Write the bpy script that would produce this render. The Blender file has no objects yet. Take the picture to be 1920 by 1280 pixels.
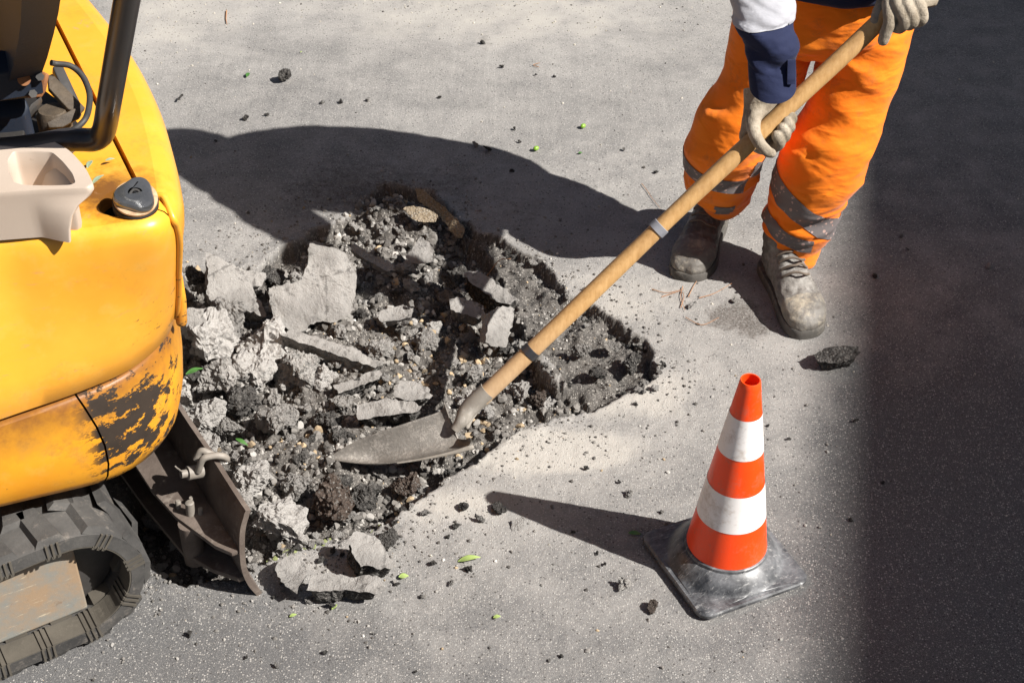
import bpy, bmesh, math, random
import numpy as np
from mathutils import Vector, Matrix
from mathutils.bvhtree import BVHTree

random.seed(7)
rng = np.random.default_rng(11)
SC = bpy.context.scene
COL = SC.collection
R = math.radians

# ------------------------------------------------------------------ camera, sky, sun, exposure
CAM_H, PITCH, FPX = 2.46, R(38.7), 2900.0
cam_d = bpy.data.cameras.new('camera')
cam = bpy.data.objects.new('camera', cam_d)
COL.objects.link(cam)
cam.location = (0, 0, CAM_H)
cam.rotation_euler = (R(90) - PITCH, 0, 0)
cam_d.sensor_width = 36.0
cam_d.lens = 36.0 * FPX / 1920.0
cam_d.clip_start = 0.05
cam_d.clip_end = 500
SC.camera = cam

SUN_SLOPE = 1.0            # shadow length in x per metre of height
SUN_AZ_Y = 0.375            # drift of the shadow in y per metre of height
to_sun = Vector((SUN_SLOPE, -SUN_AZ_Y, 1.0)).normalized()
SUN_EL = math.asin(to_sun.z)
W = bpy.data.worlds.new('World')
SC.world = W
W.use_nodes = True
wn = W.node_tree.nodes
bg = wn['Background']
sky = wn.new('ShaderNodeTexSky')
sky.sky_type = 'NISHITA'
sky.sun_disc = False
sky.sun_elevation = SUN_EL
sky.sun_rotation = math.atan2(to_sun.x, to_sun.y)
sky.air_density = 0.9; sky.dust_density = 3.0; sky.ozone_density = 0.5
W.node_tree.links.new(sky.outputs[0], bg.inputs[0])
bg.inputs[1].default_value = 0.038
sun_d = bpy.data.lights.new('sun', 'SUN')
sun_d.energy = 5.0
sun_d.angle = R(0.5)
sun_d.color = (1.0, 0.965, 0.915)
sun = bpy.data.objects.new('sun', sun_d)
COL.objects.link(sun)
sun.location = (6, -2, 8)
sun.rotation_euler = to_sun.to_track_quat('Z', 'Y').to_euler()
SC.view_settings.view_transform = 'Standard'
SC.view_settings.look = 'None'
SC.view_settings.gamma = 1
SC.view_settings.exposure = 0.88
SC.cycles.max_bounces = 6
SC.cycles.diffuse_bounces = 3

# ------------------------------------------------------------------ pixel -> place helpers (1920 x 1280 photo)
CP, SP = math.cos(PITCH), math.sin(PITCH)
EYE = Vector((0, 0, CAM_H))
def ray(px, py):
    u, v = px - 960.0, py - 640.0
    return Vector((u, FPX * CP - v * SP, -(FPX * SP + v * CP))).normalized()
def P(px, py, z=0.0):
    d = ray(px, py)
    return EYE + d * ((z - CAM_H) / d.z)
def PY(px, py, y):
    d = ray(px, py)
    return EYE + d * (y / d.y)
def PP(px, py, p0, n):
    d = ray(px, py)
    return EYE + d * ((p0 - EYE).dot(n) / d.dot(n))

# ------------------------------------------------------------------ numpy noise
def _hash(ix, iy, iz, seed):
    h = (ix.astype(np.int64) * 374761393 + iy.astype(np.int64) * 668265263 + iz.astype(np.int64) * 2147483647 + seed * 1274126177) & 0xffffffff
    h = ((h ^ (h >> 13)) * 1274126177) & 0xffffffff
    h = ((h ^ (h >> 16)) * 2246822519) & 0xffffffff
    h = h ^ (h >> 15)
    return (h & 0xffffff) / float(0xffffff)
def vnoise(p, seed=0):
    f = np.floor(p); t = p - f; t = t * t * (3 - 2 * t)
    i = f.astype(np.int64); out = 0
    for dx in (0, 1):
        wx = t[:, 0] if dx else 1 - t[:, 0]
        for dy in (0, 1):
            wy = t[:, 1] if dy else 1 - t[:, 1]
            for dz in (0, 1):
                wz = t[:, 2] if dz else 1 - t[:, 2]
                out = out + wx * wy * wz * _hash(i[:, 0] + dx, i[:, 1] + dy, i[:, 2] + dz, seed)
    return out * 2 - 1
def fbm(p, scale, octaves=4, seed=0, gain=0.5):
    p = np.asarray(p, float)
    out = 0; a = 1; n = 0; s = scale
    for k in range(octaves):
        out = out + a * vnoise(p * s + 17.3 * k, seed + k); n += a
        a *= gain; s *= 2.03
    return out / n

# ------------------------------------------------------------------ mesh helpers
def me_from(verts, faces, name='mesh'):
    m = bpy.data.meshes.new(name)
    m.from_pydata([tuple(v) for v in verts], [], [tuple(f) for f in faces])
    m.validate(); m.update()
    return m
def smooth_mesh(m, on=True):
    m.polygons.foreach_set('use_smooth', [on] * len(m.polygons))
def get_co(m):
    a = np.empty(len(m.vertices) * 3); m.vertices.foreach_get('co', a)
    return a.reshape(-1, 3)
def set_co(m, a):
    m.vertices.foreach_set('co', np.ascontiguousarray(a).ravel()); m.update()
def get_no(m):
    a = np.empty(len(m.vertices) * 3); m.vertex_normals.foreach_get('vector', a)
    return a.reshape(-1, 3)
def link(name, m, mats=None, parent=None, smooth=None, loc=None):
    o = bpy.data.objects.new(name, m)
    COL.objects.link(o)
    if mats is not None:
        for x in (mats if isinstance(mats, (list, tuple)) else [mats]):
            m.materials.append(x)
    if smooth is not None:
        smooth_mesh(m, smooth)
    if parent is not None:
        o.parent = parent
    if loc is not None:
        o.location = loc
    return o
def tag(o, label, cat, group=None, kind=None):
    if label: o['label'] = label
    if cat: o['category'] = cat
    if group: o['group'] = group
    if kind: o['kind'] = kind
    return o
def empty(name, loc=(0, 0, 0), rz=0.0):
    o = bpy.data.objects.new(name, None)
    COL.objects.link(o)
    o.empty_display_size = 0.1
    o.location = loc; o.rotation_euler = (0, 0, rz)
    return o

class MB:
    """collects shapes, builds one mesh"""
    def __init__(s): s.v = []; s.f = []; s.mi = []; s.cur = 0
    def add(s, verts, faces):
        b = len(s.v); s.v += [Vector(v) for v in verts]
        for f in faces:
            s.f.append([i + b for i in f]); s.mi.append(s.cur)
        return s
    def loft(s, rings, closed=True, cap0=True, cap1=True, cyc=False):
        n = len(rings[0]); V = [p for r in rings for p in r]; F = []
        m = len(rings)
        for i in range(m if cyc else m - 1):
            a, b = i * n, ((i + 1) % m) * n
            for j in range(n if closed else n - 1):
                k = (j + 1) % n
                F.append((a + j, a + k, b + k, b + j))
        if closed and not cyc:
            if cap0: F.append(tuple(range(n))[::-1])
            if cap1: F.append(tuple((m - 1) * n + j for j in range(n)))
        return s.add(V, F)
    def tube(s, pts, rad, seg=12, cap=True, flat=None):
        pts = [Vector(p) for p in pts]
        if not isinstance(rad, (list, tuple)): rad = [rad] * len(pts)
        rings = []; up = None
        for i, p in enumerate(pts):
            t = (pts[min(i + 1, len(pts) - 1)] - pts[max(i - 1, 0)]).normalized()
            if up is None:
                up = Vector((0, 0, 1)) if abs(t.z) < 0.9 else Vector((1, 0, 0))
            x = up.cross(t).normalized(); y = t.cross(x).normalized(); up = y
            r = rad[i]
            rings.append([p + (x * math.cos(2 * math.pi * j / seg) + y * math.sin(2 * math.pi * j / seg)) * r for j in range(seg)])
        return s.loft(rings, True, cap, cap)
    def capsule(s, pts, rad, seg=12):
        pts = [Vector(p) for p in pts]
        if not isinstance(rad, (list, tuple)): rad = [rad] * len(pts)
        rad = list(rad)
        d0 = (pts[0] - pts[1]).normalized(); d1 = (pts[-1] - pts[-2]).normalized()
        pre = [pts[0] + d0 * rad[0] * k for k in (0.98, 0.8, 0.45)]
        post = [pts[-1] + d1 * rad[-1] * k for k in (0.45, 0.8, 0.98)]
        rr = [rad[0] * k for k in (0.2, 0.6, 0.89)] + rad + [rad[-1] * k for k in (0.89, 0.6, 0.2)]
        return s.tube(pre + pts + post, rr, seg)
    def ell(s, c, r, seg=16, rings=10, rot=None):
        c = Vector(c); V = []; F = []
        for i in range(rings + 1):
            th = math.pi * i / rings
            for j in range(seg):
                ph = 2 * math.pi * j / seg
                q = Vector((r[0] * math.sin(th) * math.cos(ph), r[1] * math.sin(th) * math.sin(ph), r[2] * math.cos(th)))
                if rot is not None: q = rot @ q
                V.append(c + q)
        for i in range(rings):
            for j in range(seg):
                k = (j + 1) % seg
                F.append((i * seg + j, (i + 1) * seg + j, (i + 1) * seg + k, i * seg + k))
        return s.add(V, F)
    def box(s, c, h, M=None):
        c = Vector(c); V = []
        for x in (-1, 1):
            for y in (-1, 1):
                for z in (-1, 1):
                    q = Vector((x * h[0], y * h[1], z * h[2]))
                    if M is not None: q = M @ q
                    V.append(c + q)
        return s.add(V, [(0, 1, 3, 2), (4, 6, 7, 5), (0, 4, 5, 1), (2, 3, 7, 6), (0, 2, 6, 4), (1, 5, 7, 3)])
    def mesh(s, name='mesh', weld=0.0):
        m = me_from(s.v, s.f, name)
        if len(m.polygons) == len(s.mi): m.polygons.foreach_set('material_index', s.mi)
        bm = bmesh.new(); bm.from_mesh(m)
        if weld: bmesh.ops.remove_doubles(bm, verts=bm.verts, dist=weld)
        bmesh.ops.recalc_face_normals(bm, faces=bm.faces)
        bm.to_mesh(m); bm.free()
        return m
    def build(s, name, mats, parent=None, smooth=True, weld=0.0, bevel=0.0, seg=2):
        m = s.mesh(name, weld)
        if bevel:
            bm = bmesh.new(); bm.from_mesh(m)
            ed = [e for e in bm.edges if len(e.link_faces) == 2 and e.calc_face_angle(0) > 0.5]
            bmesh.ops.bevel(bm, geom=ed, offset=bevel, segments=seg, affect='EDGES', profile=0.6, clamp_overlap=True)
            bm.to_mesh(m); bm.free()
        o = link(name, m, mats, parent, smooth)
        if smooth: autosmooth(m)
        return o
def autosmooth(m, ang=0.7):
    bm = bmesh.new(); bm.from_mesh(m)
    for e in bm.edges:
        e.smooth = not (len(e.link_faces) == 2 and e.calc_face_angle(0) > ang)
    for f in bm.faces: f.smooth = True
    bm.to_mesh(m); bm.free()

def evaluated(m, mods):
    o = bpy.data.objects.new('tmp', m); COL.objects.link(o)
    for t, kw in mods:
        md = o.modifiers.new(t, t)
        for k, v in kw.items(): setattr(md, k, v)
    dg = bpy.context.evaluated_depsgraph_get(); dg.update()
    r = bpy.data.meshes.new_from_object(o.evaluated_get(dg))
    bpy.data.objects.remove(o)
    return r
def fuse(mb, voxel, smooth=6, fac=0.5):
    m = mb.mesh()
    return evaluated(m, [('REMESH', dict(mode='VOXEL', voxel_size=voxel)), ('SMOOTH', dict(iterations=smooth, factor=fac))])

def catmull(pts, n):
    pts = [Vector(p) for p in pts]; out = []
    q = [pts[0] * 2 - pts[1]] + pts + [pts[-1] * 2 - pts[-2]]
    for i in range(len(pts) - 1):
        a, b, c, d = q[i:i + 4]
        for k in range(n):
            t = k / n
            out.append(0.5 * ((2 * b) + (c - a) * t + (2 * a - 5 * b + 4 * c - d) * t * t + (3 * b - a - 3 * c + d) * t ** 3))
    out.append(pts[-1].copy())
    return out

# ------------------------------------------------------------------ material helpers
class NT:
    def __init__(s, name):
        s.m = bpy.data.materials.new(name); s.m.use_nodes = True
        s.t = s.m.node_tree; s.n = s.t.nodes; s.b = s.n['Principled BSDF']
        s.tc = s.n.new('ShaderNodeTexCoord')
    def put(s, a, inp):
        if isinstance(a, (int, float)): inp.default_value = a
        elif isinstance(a, (tuple, list)):
            inp.default_value = (tuple(a) + (1,))[:4] if len(inp.default_value) == 4 else tuple(a)[:3]
        else: s.t.links.new(a, inp)
    def mapping(s, scale=(1, 1, 1), rot=(0, 0, 0), loc=(0, 0, 0), src=None):
        n = s.n.new('ShaderNodeMapping')
        s.t.links.new(src or s.tc.outputs['Object'], n.inputs[0])
        n.inputs['Scale'].default_value = scale; n.inputs['Rotation'].default_value = rot; n.inputs['Location'].default_value = loc
        return n.outputs[0]
    def noise(s, scale, detail=4, rough=0.55, vec=None, dist=0.0, col=False):
        n = s.n.new('ShaderNodeTexNoise')
        s.t.links.new(vec or s.tc.outputs['Object'], n.inputs['Vector'])
        n.inputs['Scale'].default_value = scale; n.inputs['Detail'].default_value = detail
        n.inputs['Roughness'].default_value = rough; n.inputs['Distortion'].default_value = dist
        return n.outputs['Color' if col else 'Fac']
    def voro(s, scale, vec=None, out='Distance', feature='F1', rnd=1.0):
        n = s.n.new('ShaderNodeTexVoronoi'); n.feature = feature
        s.t.links.new(vec or s.tc.outputs['Object'], n.inputs['Vector'])
        n.inputs['Scale'].default_value = scale; n.inputs['Randomness'].default_value = rnd
        return n.outputs[out]
    def ramp(s, fac, *stops, interp='LINEAR'):
        n = s.n.new('ShaderNodeValToRGB'); n.color_ramp.interpolation = interp
        e = n.color_ramp.elements
        while len(e) < len(stops): e.new(0.5)
        for i, (p, c) in enumerate(stops):
            e[i].position = p
            e[i].color = (c, c, c, 1) if isinstance(c, (int, float)) else tuple(c) + (1,)
        s.put(fac, n.inputs[0])
        return n.outputs[0]
    def mix(s, fac, a, b, mode='MIX'):
        n = s.n.new('ShaderNodeMix'); n.data_type = 'RGBA'; n.blend_type = mode
        s.put(fac, n.inputs[0]); s.put(a, n.inputs[6]); s.put(b, n.inputs[7])
        return n.outputs[2]
    def math(s, op, a, b=0.0, c=None):
        n = s.n.new('ShaderNodeMath'); n.operation = op
        s.put(a, n.inputs[0]); s.put(b, n.inputs[1])
        if c is not None: s.put(c, n.inputs[2])
        return n.outputs[0]
    def attr(s, name, out='Fac'):
        n = s.n.new('ShaderNodeAttribute'); n.attribute_name = name
        return n.outputs[out]
    def sep(s, vec=None):
        n = s.n.new('ShaderNodeSeparateXYZ'); s.t.links.new(vec or s.tc.outputs['Object'], n.inputs[0])
        return n.outputs
    def dist(s, p, vec=None):
        n = s.n.new('ShaderNodeVectorMath'); n.operation = 'DISTANCE'
        s.t.links.new(vec or s.tc.outputs['Object'], n.inputs[0]); n.inputs[1].default_value = p
        return n.outputs['Value']
    def oinfo(s):
        n = s.n.new('ShaderNodeObjectInfo'); return n.outputs['Random']
    def bump(s, h, strength=0.5, dist=0.002, prev=None):
        n = s.n.new('ShaderNodeBump'); n.inputs['Strength'].default_value = strength
        n.inputs['Distance'].default_value = dist
        s.t.links.new(h, n.inputs['Height'])
        if prev is not None: s.t.links.new(prev, n.inputs['Normal'])
        return n.outputs[0]
    def done(s, color, rough=0.6, normal=None, metal=0.0, spec=None, coat=0.0, sheen=0.0):
        s.put(color, s.b.inputs['Base Color']); s.put(rough, s.b.inputs['Roughness'])
        s.put(metal, s.b.inputs['Metallic'])
        if spec is not None: s.put(spec, s.b.inputs['Specular IOR Level'])
        if normal is not None: s.t.links.new(normal, s.b.inputs['Normal'])
        if coat: s.b.inputs['Coat Weight'].default_value = coat; s.b.inputs['Coat Roughness'].default_value = 0.15
        if sheen: s.b.inputs['Sheen Weight'].default_value = sheen
        return s.m

M = {}
def build_materials():
    # ---- asphalt with dust
    t = NT('dusty_asphalt')
    dust = t.attr('dust'); soil = t.attr('soil'); stain = t.attr('stain')
    big = t.noise(1.7, 5, 0.6); mid = t.noise(9, 6, 0.65); fine = t.noise(160, 4, 0.7)
    grain = t.noise(620, 2, 0.6)
    tar = t.mix(t.ramp(grain, (0.35, 0), (0.7, 1)), (0.078, 0.077, 0.078), (0.165, 0.162, 0.159))
    vp = t.mapping((1, 1, 0.3))
    cell = t.voro(210, vp, 'Color'); cd = t.voro(210, vp, 'Distance')
    cs = t.sep(cell)
    speck = t.math('MULTIPLY', t.ramp(cs[0], (0.66, 0), (0.72, 1)), t.ramp(cd, (0.30, 1), (0.44, 0)))
    cell2 = t.voro(420, vp, 'Color'); cd2 = t.voro(420, vp, 'Distance'); cs2 = t.sep(cell2)
    speck2 = t.math('MULTIPLY', t.ramp(cs2[0], (0.60, 0), (0.70, 1)), t.ramp(cd2, (0.28, 1), (0.46, 0)))
    agg = t.math('MAXIMUM', speck, t.math('MULTIPLY', speck2, 0.7))
    dm = t.math('ADD', dust, t.math('MULTIPLY', t.math('SUBTRACT', mid, 0.5), 1.1))
    dm = t.math('ADD', dm, t.math('MULTIPLY', t.math('SUBTRACT', fine, 0.5), 0.75))
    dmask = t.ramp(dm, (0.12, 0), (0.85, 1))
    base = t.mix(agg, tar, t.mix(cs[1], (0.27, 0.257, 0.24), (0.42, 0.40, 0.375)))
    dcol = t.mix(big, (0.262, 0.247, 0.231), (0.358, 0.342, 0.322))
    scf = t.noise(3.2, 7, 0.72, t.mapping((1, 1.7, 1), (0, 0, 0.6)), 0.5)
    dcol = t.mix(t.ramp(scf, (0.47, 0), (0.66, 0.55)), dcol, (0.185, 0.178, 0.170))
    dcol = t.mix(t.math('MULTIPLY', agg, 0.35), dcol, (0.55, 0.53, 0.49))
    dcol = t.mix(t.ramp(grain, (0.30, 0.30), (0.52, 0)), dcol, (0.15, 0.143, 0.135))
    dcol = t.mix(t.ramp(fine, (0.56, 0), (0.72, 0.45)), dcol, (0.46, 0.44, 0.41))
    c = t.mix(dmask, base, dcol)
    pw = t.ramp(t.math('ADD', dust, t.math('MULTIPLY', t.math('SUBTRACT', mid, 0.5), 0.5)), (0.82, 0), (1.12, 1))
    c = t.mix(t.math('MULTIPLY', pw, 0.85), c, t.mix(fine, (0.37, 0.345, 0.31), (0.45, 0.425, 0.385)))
    # dark flecks of bitumen lying in the dust
    fl = t.voro(95, vp, 'Distance'); fc = t.sep(t.voro(95, vp, 'Color'))
    fleck = t.math('MULTIPLY', t.ramp(fc[2], (0.86, 0), (0.88, 1)), t.ramp(t.math('ADD', fl, t.math('MULTIPLY', fine, 0.3)), (0.30, 1), (0.40, 0)))
    c = t.mix(t.math('MULTIPLY', fleck, 0.8), c, (0.05, 0.047, 0.045))
    # soaked dark stains
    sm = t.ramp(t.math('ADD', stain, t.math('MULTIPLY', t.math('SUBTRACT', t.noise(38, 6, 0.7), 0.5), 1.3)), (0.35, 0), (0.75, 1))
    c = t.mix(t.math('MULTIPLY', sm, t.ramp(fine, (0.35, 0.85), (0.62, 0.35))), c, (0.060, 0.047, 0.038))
    # dug soil
    sn = t.noise(55, 8, 0.75)
    scol = t.mix(t.ramp(sn, (0.3, 0), (0.7, 1)), (0.035, 0.032, 0.030), (0.15, 0.138, 0.125))
    scol = t.mix(agg, scol, (0.30, 0.28, 0.25))
    sf = t.ramp(t.math('ADD', soil, t.math('MULTIPLY', t.math('SUBTRACT', fine, 0.5), 0.6)), (0.35, 0), (0.65, 1))
    c = t.mix(sf, c, scol)
    h = t.math('ADD', t.math('MULTIPLY', grain, 0.5), t.math('MULTIPLY', fine, 1.0))
    h = t.math('ADD', h, t.math('MULTIPLY', agg, 0.35))
    n = t.bump(h, 0.75, 0.0026)
    M['ground'] = t.done(c, 0.92, n, spec=0.2)

    # ---- broken asphalt lumps
    def rubble(name, a, b, dusty, sc=None, pale=(0.33, 0.305, 0.28)):
        if sc is None:                     # once for slabs measured in metres, once for lumps built at unit size and scaled
            rubble(name + '_lump', a, b, dusty, 0.075, pale); sc = 1.0
        t = NT(name)
        rnd = t.oinfo()
        off = t.n.new('ShaderNodeVectorMath'); off.operation = 'ADD'
        t.t.links.new(t.tc.outputs['Object'], off.inputs[0])
        cmb = t.n.new('ShaderNodeCombineXYZ')
        for k in range(3): t.put(t.math('MULTIPLY', rnd, 7.3 + 5 * k), cmb.inputs[k])
        t.t.links.new(cmb.outputs[0], off.inputs[1])
        v = off.outputs[0]
        n1 = t.noise(26 * sc, 8, 0.72, v); n2 = t.noise(130 * sc, 6, 0.75, v)
        c = t.mix(t.ramp(n2, (0.3, 0), (0.72, 1)), a, b)
        vd = t.voro(150 * sc, v, 'Distance'); vc = t.sep(t.voro(150 * sc, v, 'Color'))
        st = t.math('MULTIPLY', t.ramp(vc[0], (0.50, 0), (0.56, 1)), t.ramp(vd, (0.32, 1), (0.48, 0)))
        c = t.mix(st, c, t.mix(vc[1], (0.10, 0.095, 0.088), (0.24, 0.225, 0.205)) if name.startswith(('bitumen_dark', 'brown')) else t.mix(vc[1], (0.26, 0.24, 0.21), (0.5, 0.46, 0.40)))
        dm = t.ramp(t.math('ADD', t.math('MULTIPLY', n1, 0.7), t.math('MULTIPLY', n2, 0.45)), (0.62 - dusty, 0), (0.80 - dusty, 1))
        c = t.mix(t.math('MULTIPLY', dm, 0.9), c, pale)
        c = t.mix(t.math('MULTIPLY', rnd, 0.35), c, (0.05, 0.046, 0.043))
        h = t.math('ADD', t.math('MULTIPLY', n2, 1.0), t.math('MULTIPLY', t.math('SUBTRACT', 1.0, vd), 0.75 if sc == 1.0 else 0.40))
        M[name] = t.done(c, 0.95, t.bump(h, 1.0, 0.008 if sc == 1.0 else 0.0065), spec=0.15)
    rubble('broken_asphalt', (0.040, 0.038, 0.036), (0.20, 0.19, 0.178), 0.19, pale=(0.37, 0.352, 0.33))
    rubble('broken_asphalt_dusty', (0.06, 0.057, 0.054), (0.29, 0.276, 0.26), 0.31, pale=(0.44, 0.42, 0.395))
    rubble('bitumen_dark', (0.022, 0.021, 0.020), (0.085, 0.08, 0.075), 0.06, pale=(0.24, 0.228, 0.212))
    rubble('tan_stone', (0.24, 0.18, 0.115), (0.42, 0.33, 0.22), 0.1, pale=(0.45, 0.37, 0.27))
    rubble('pale_concrete', (0.26, 0.245, 0.225), (0.40, 0.38, 0.35), 0.3, pale=(0.45, 0.43, 0.40))
    rubble('brown_stone', (0.045, 0.035, 0.03), (0.12, 0.09, 0.072), 0.0, pale=(0.2, 0.165, 0.14))
    # slab top: worn road surface
    t = NT('slab_top')
    n1 = t.noise(14, 7, 0.7); n2 = t.noise(220, 4, 0.7)
    c = t.mix(n1, (0.19, 0.18, 0.168), (0.38, 0.362, 0.34))
    c = t.mix(t.ramp(n2, (0.56, 0), (0.70, 0.5)), c, (0.46, 0.44, 0.41))
    c = t.mix(t.ramp(t.noise(5, 5, 0.7), (0.45, 0), (0.70, 0.75)), c, (0.10, 0.094, 0.088))
    c = t.mix(t.ramp(t.noise(40, 6, 0.8), (0.56, 0), (0.66, 0.8)), c, (0.08, 0.074, 0.07))
    vd = t.voro(240, None, 'Distance')
    h = t.math('ADD', t.math('MULTIPLY', n2, 0.6), t.math('ADD', t.math('MULTIPLY', vd, 0.2), t.math('MULTIPLY', t.noise(60, 6, 0.75), 1.2)))
    ck = t.voro(6.5, t.mapping((1, 1, 1), (0.4, 0.3, 0)), 'Distance', 'DISTANCE_TO_EDGE')
    ckm = t.ramp(t.math('ADD', ck, t.math('MULTIPLY', t.math('SUBTRACT', t.noise(24, 6, 0.75), 0.5), 0.34)), (0.0, 1), (0.016, 0))
    c = t.mix(t.math('MULTIPLY', ckm, 0.55), c, (0.05, 0.046, 0.043))
    M['slab_top'] = t.done(c, 0.93, t.bump(h, 0.8, 0.005), spec=0.2)
    # loose gravel with its own tint per stone
    t = NT('gravel')
    c = t.attr('tint', 'Color'); n2 = t.noise(400, 5, 0.7)
    c = t.mix(t.ramp(n2, (0.35, 0.0), (0.75, 0.55)), c, t.mix(0.5, c, (0.34, 0.31, 0.27)))
    M['gravel'] = t.done(c, 0.95, t.bump(n2, 0.6, 0.002), spec=0.15)

    # ---- yellow paint
    def yellow(name, worn):
        t = NT(name)
        n1 = t.noise(3.2, 5, 0.6); n2 = t.noise(22, 7, 0.7); n3 = t.noise(120, 4, 0.7)
        c = t.mix(t.ramp(n1, (0.35, 0), (0.68, 1)), (0.76, 0.315, 0.018), (0.79, 0.39, 0.038)) if not worn else t.mix(t.ramp(n1, (0.35, 0), (0.68, 1)), (0.64, 0.255, 0.012), (0.74, 0.345, 0.022))
        # sun-bleached chalky patches
        c = t.mix(t.math('MULTIPLY', t.ramp(n2, (0.52, 0), (0.75, 1)), 0.16), c, (0.80, 0.56, 0.22))
        # fine scratches
        vs = t.mapping((3, 40, 30), (0.3, 0.5, 0.4))
        sc = t.ramp(t.noise(6, 6, 0.8, vs), (0.68, 0), (0.73, 1))
        c = t.mix(t.math('MULTIPLY', sc, 0.45), c, (0.62, 0.45, 0.25))
        # brown grime
        g = t.ramp(t.math('ADD', t.math('MULTIPLY', t.noise(5.5, 7, 0.75), 0.75), t.math('MULTIPLY', n3, 0.25)), (0.52 if worn else 0.54, 0), (0.72 if worn else 0.78, 1))
        c = t.mix(t.math('MULTIPLY', g, 0.75 if worn else 0.5), c, (0.27, 0.105, 0.022))
        vs2 = t.mapping((1, 1, 2.5), (0.4, 0.2, 0))
        ch = t.ramp(t.noise(13, 6, 0.75, vs2), (0.695, 0), (0.715, 1))
        c = t.mix(ch, c, (0.035, 0.026, 0.02))
        if not worn:
            # brown stain by the fuel filler, with the cap's shadow painted in
            sp = t.dist(STAIN_AND_CAP_SHADE)
            gs = t.ramp(t.math('ADD', sp, t.math('MULTIPLY', t.math('SUBTRACT', n2, 0.5), 0.20)), (0.02, 1), (0.11, 0))
            c = t.mix(t.math('MULTIPLY', gs, 0.92), c, (0.13, 0.05, 0.014))
            z = t.sep()[2]
            se = t.ramp(t.math('ADD', z, t.math('MULTIPLY', t.math('SUBTRACT', n2, 0.5), 0.05)), (0.622, 1), (0.70, 0))
            c = t.mix(t.math('MULTIPLY', se, 0.65), c, (0.36, 0.14, 0.02))
            vk = t.mapping((7, 7, 30), (0.15, -0.35, 0.2)); kk = t.ramp(t.noise(2.4, 7, 0.85, vk), (0.60, 0), (0.68, 1))
            c = t.mix(t.math('MULTIPLY', kk, 0.75), c, (0.42, 0.26, 0.14))
            vb = t.mapping((1.2, 1.2, 2.6), (0.6, 0.3, 0.1)); cp = t.ramp(t.math('ADD', t.noise(30, 7, 0.7, vb), t.math('MULTIPLY', t.dist(SCUFF_C), -0.55)), (0.56, 0), (0.58, 1))
            c = t.mix(cp, c, (0.03, 0.022, 0.016))
        rgh = 0.38
        if worn:
            z = t.sep()[2]
            band = t.ramp(t.math('ADD', z, t.math('MULTIPLY', t.math('SUBTRACT', n2, 0.5), 0.10)), (0.51, 0), (0.62, 1))
            c = t.mix(t.math('MULTIPLY', band, 0.9), c, (0.17, 0.062, 0.016))
            vv = t.mapping((1.0, 1.0, 1.9), (0.55, 0.0, 0.2))
            ed = t.noise(17, 8, 0.72, vv)
            dd = t.dist(WORN_C, t.mapping((1, 1, 1)))
            w = t.math('ADD', t.math('MULTIPLY', dd, -1.9), t.math('MULTIPLY', ed, 1.65))
            wear = t.ramp(w, (0.60, 0), (0.625, 1))
            low = t.ramp(t.math('ADD', z, t.math('MULTIPLY', t.math('SUBTRACT', ed, 0.5), 0.22)), (0.385, 1), (0.405, 0))
            isr = t.ramp(t.sep()[0], (0.49, 0), (0.55, 1))
            wear = t.math('MAXIMUM', t.math('MULTIPLY', wear, t.ramp(t.sep()[0], (0.40, 0), (0.44, 1))), t.math('MULTIPLY', low, isr))
            c = t.mix(wear, c, t.mix(n2, (0.016, 0.011, 0.008), (0.05, 0.035, 0.025)))
            rgh = t.math('ADD', 0.42, t.math('MULTIPLY', wear, 0.4))
        M[name] = t.done(c, rgh, t.bump(t.math('ADD', n1, t.math('MULTIPLY', n3, 0.04)), 0.12, 0.006), spec=0.3 if worn else 0.5, coat=0.0 if worn else 0.12)
    yellow('yellow_paint', False)
    yellow('yellow_paint_worn', True)

    def plain(name, c1, c2, rough, sc=12, bs=0.2, bd=0.002, metal=0, spec=0.5, dust=None, dsc=9, dth=0.55, fine=90, coat=0, sheen=0):
        t = NT(name)
        n1 = t.noise(sc, 6, 0.65); n2 = t.noise(fine, 5, 0.7)
        c = t.mix(t.ramp(n1, (0.3, 0), (0.7, 1)), c1, c2)
        if dust is not None:
            d = t.ramp(t.math('ADD', t.math('MULTIPLY', t.noise(dsc, 7, 0.75), 0.7), t.math('MULTIPLY', n2, 0.3)), (dth, 0), (dth + 0.14, 1))
            c = t.mix(t.math('MULTIPLY', d, 0.85), c, dust)
        M[name] = t.done(c, rough, t.bump(n2, bs, bd), metal, spec, coat, sheen)
    plain('track_rubber', (0.030, 0.029, 0.028), (0.085, 0.080, 0.074), 0.72, 10, 0.5, 0.003, dust=(0.23, 0.20, 0.17), dth=0.54)
    plain('track_rubber_inner', (0.055, 0.048, 0.038), (0.10, 0.088, 0.07), 0.7, 8, 0.3, 0.002, dust=(0.17, 0.15, 0.12), dth=0.58)
    # scratched undercarriage frame
    t = NT('scratched_steel')
    n1 = t.noise(9, 6, 0.7); 
    c = t.mix(t.ramp(n1, (0.40, 0), (0.60, 1)), (0.27, 0.19, 0.12), (0.19, 0.19, 0.172))
    for k, (rz, th) in enumerate(((0.5, 0.62), (-0.7, 0.64), (1.2, 0.66))):
        vs = t.mapping((5, 60, 5), (0, rz, 0.1)) if False else t.mapping((6, 6, 55), (0, rz, 0))
        s_ = t.ramp(t.noise(2.2, 5, 0.75, vs), (th, 0), (th + 0.05, 1))
        c = t.mix(t.math('MULTIPLY', s_, 0.7), c, (0.50, 0.42, 0.30))
    c = t.mix(t.ramp(t.noise(30, 7, 0.75), (0.60, 0), (0.70, 0.8)), c, (0.16, 0.10, 0.06))
    M['scratched_steel'] = t.done(c, 0.7, t.bump(t.noise(80, 5, 0.7), 0.3, 0.002), 0.0, 0.4)
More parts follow.
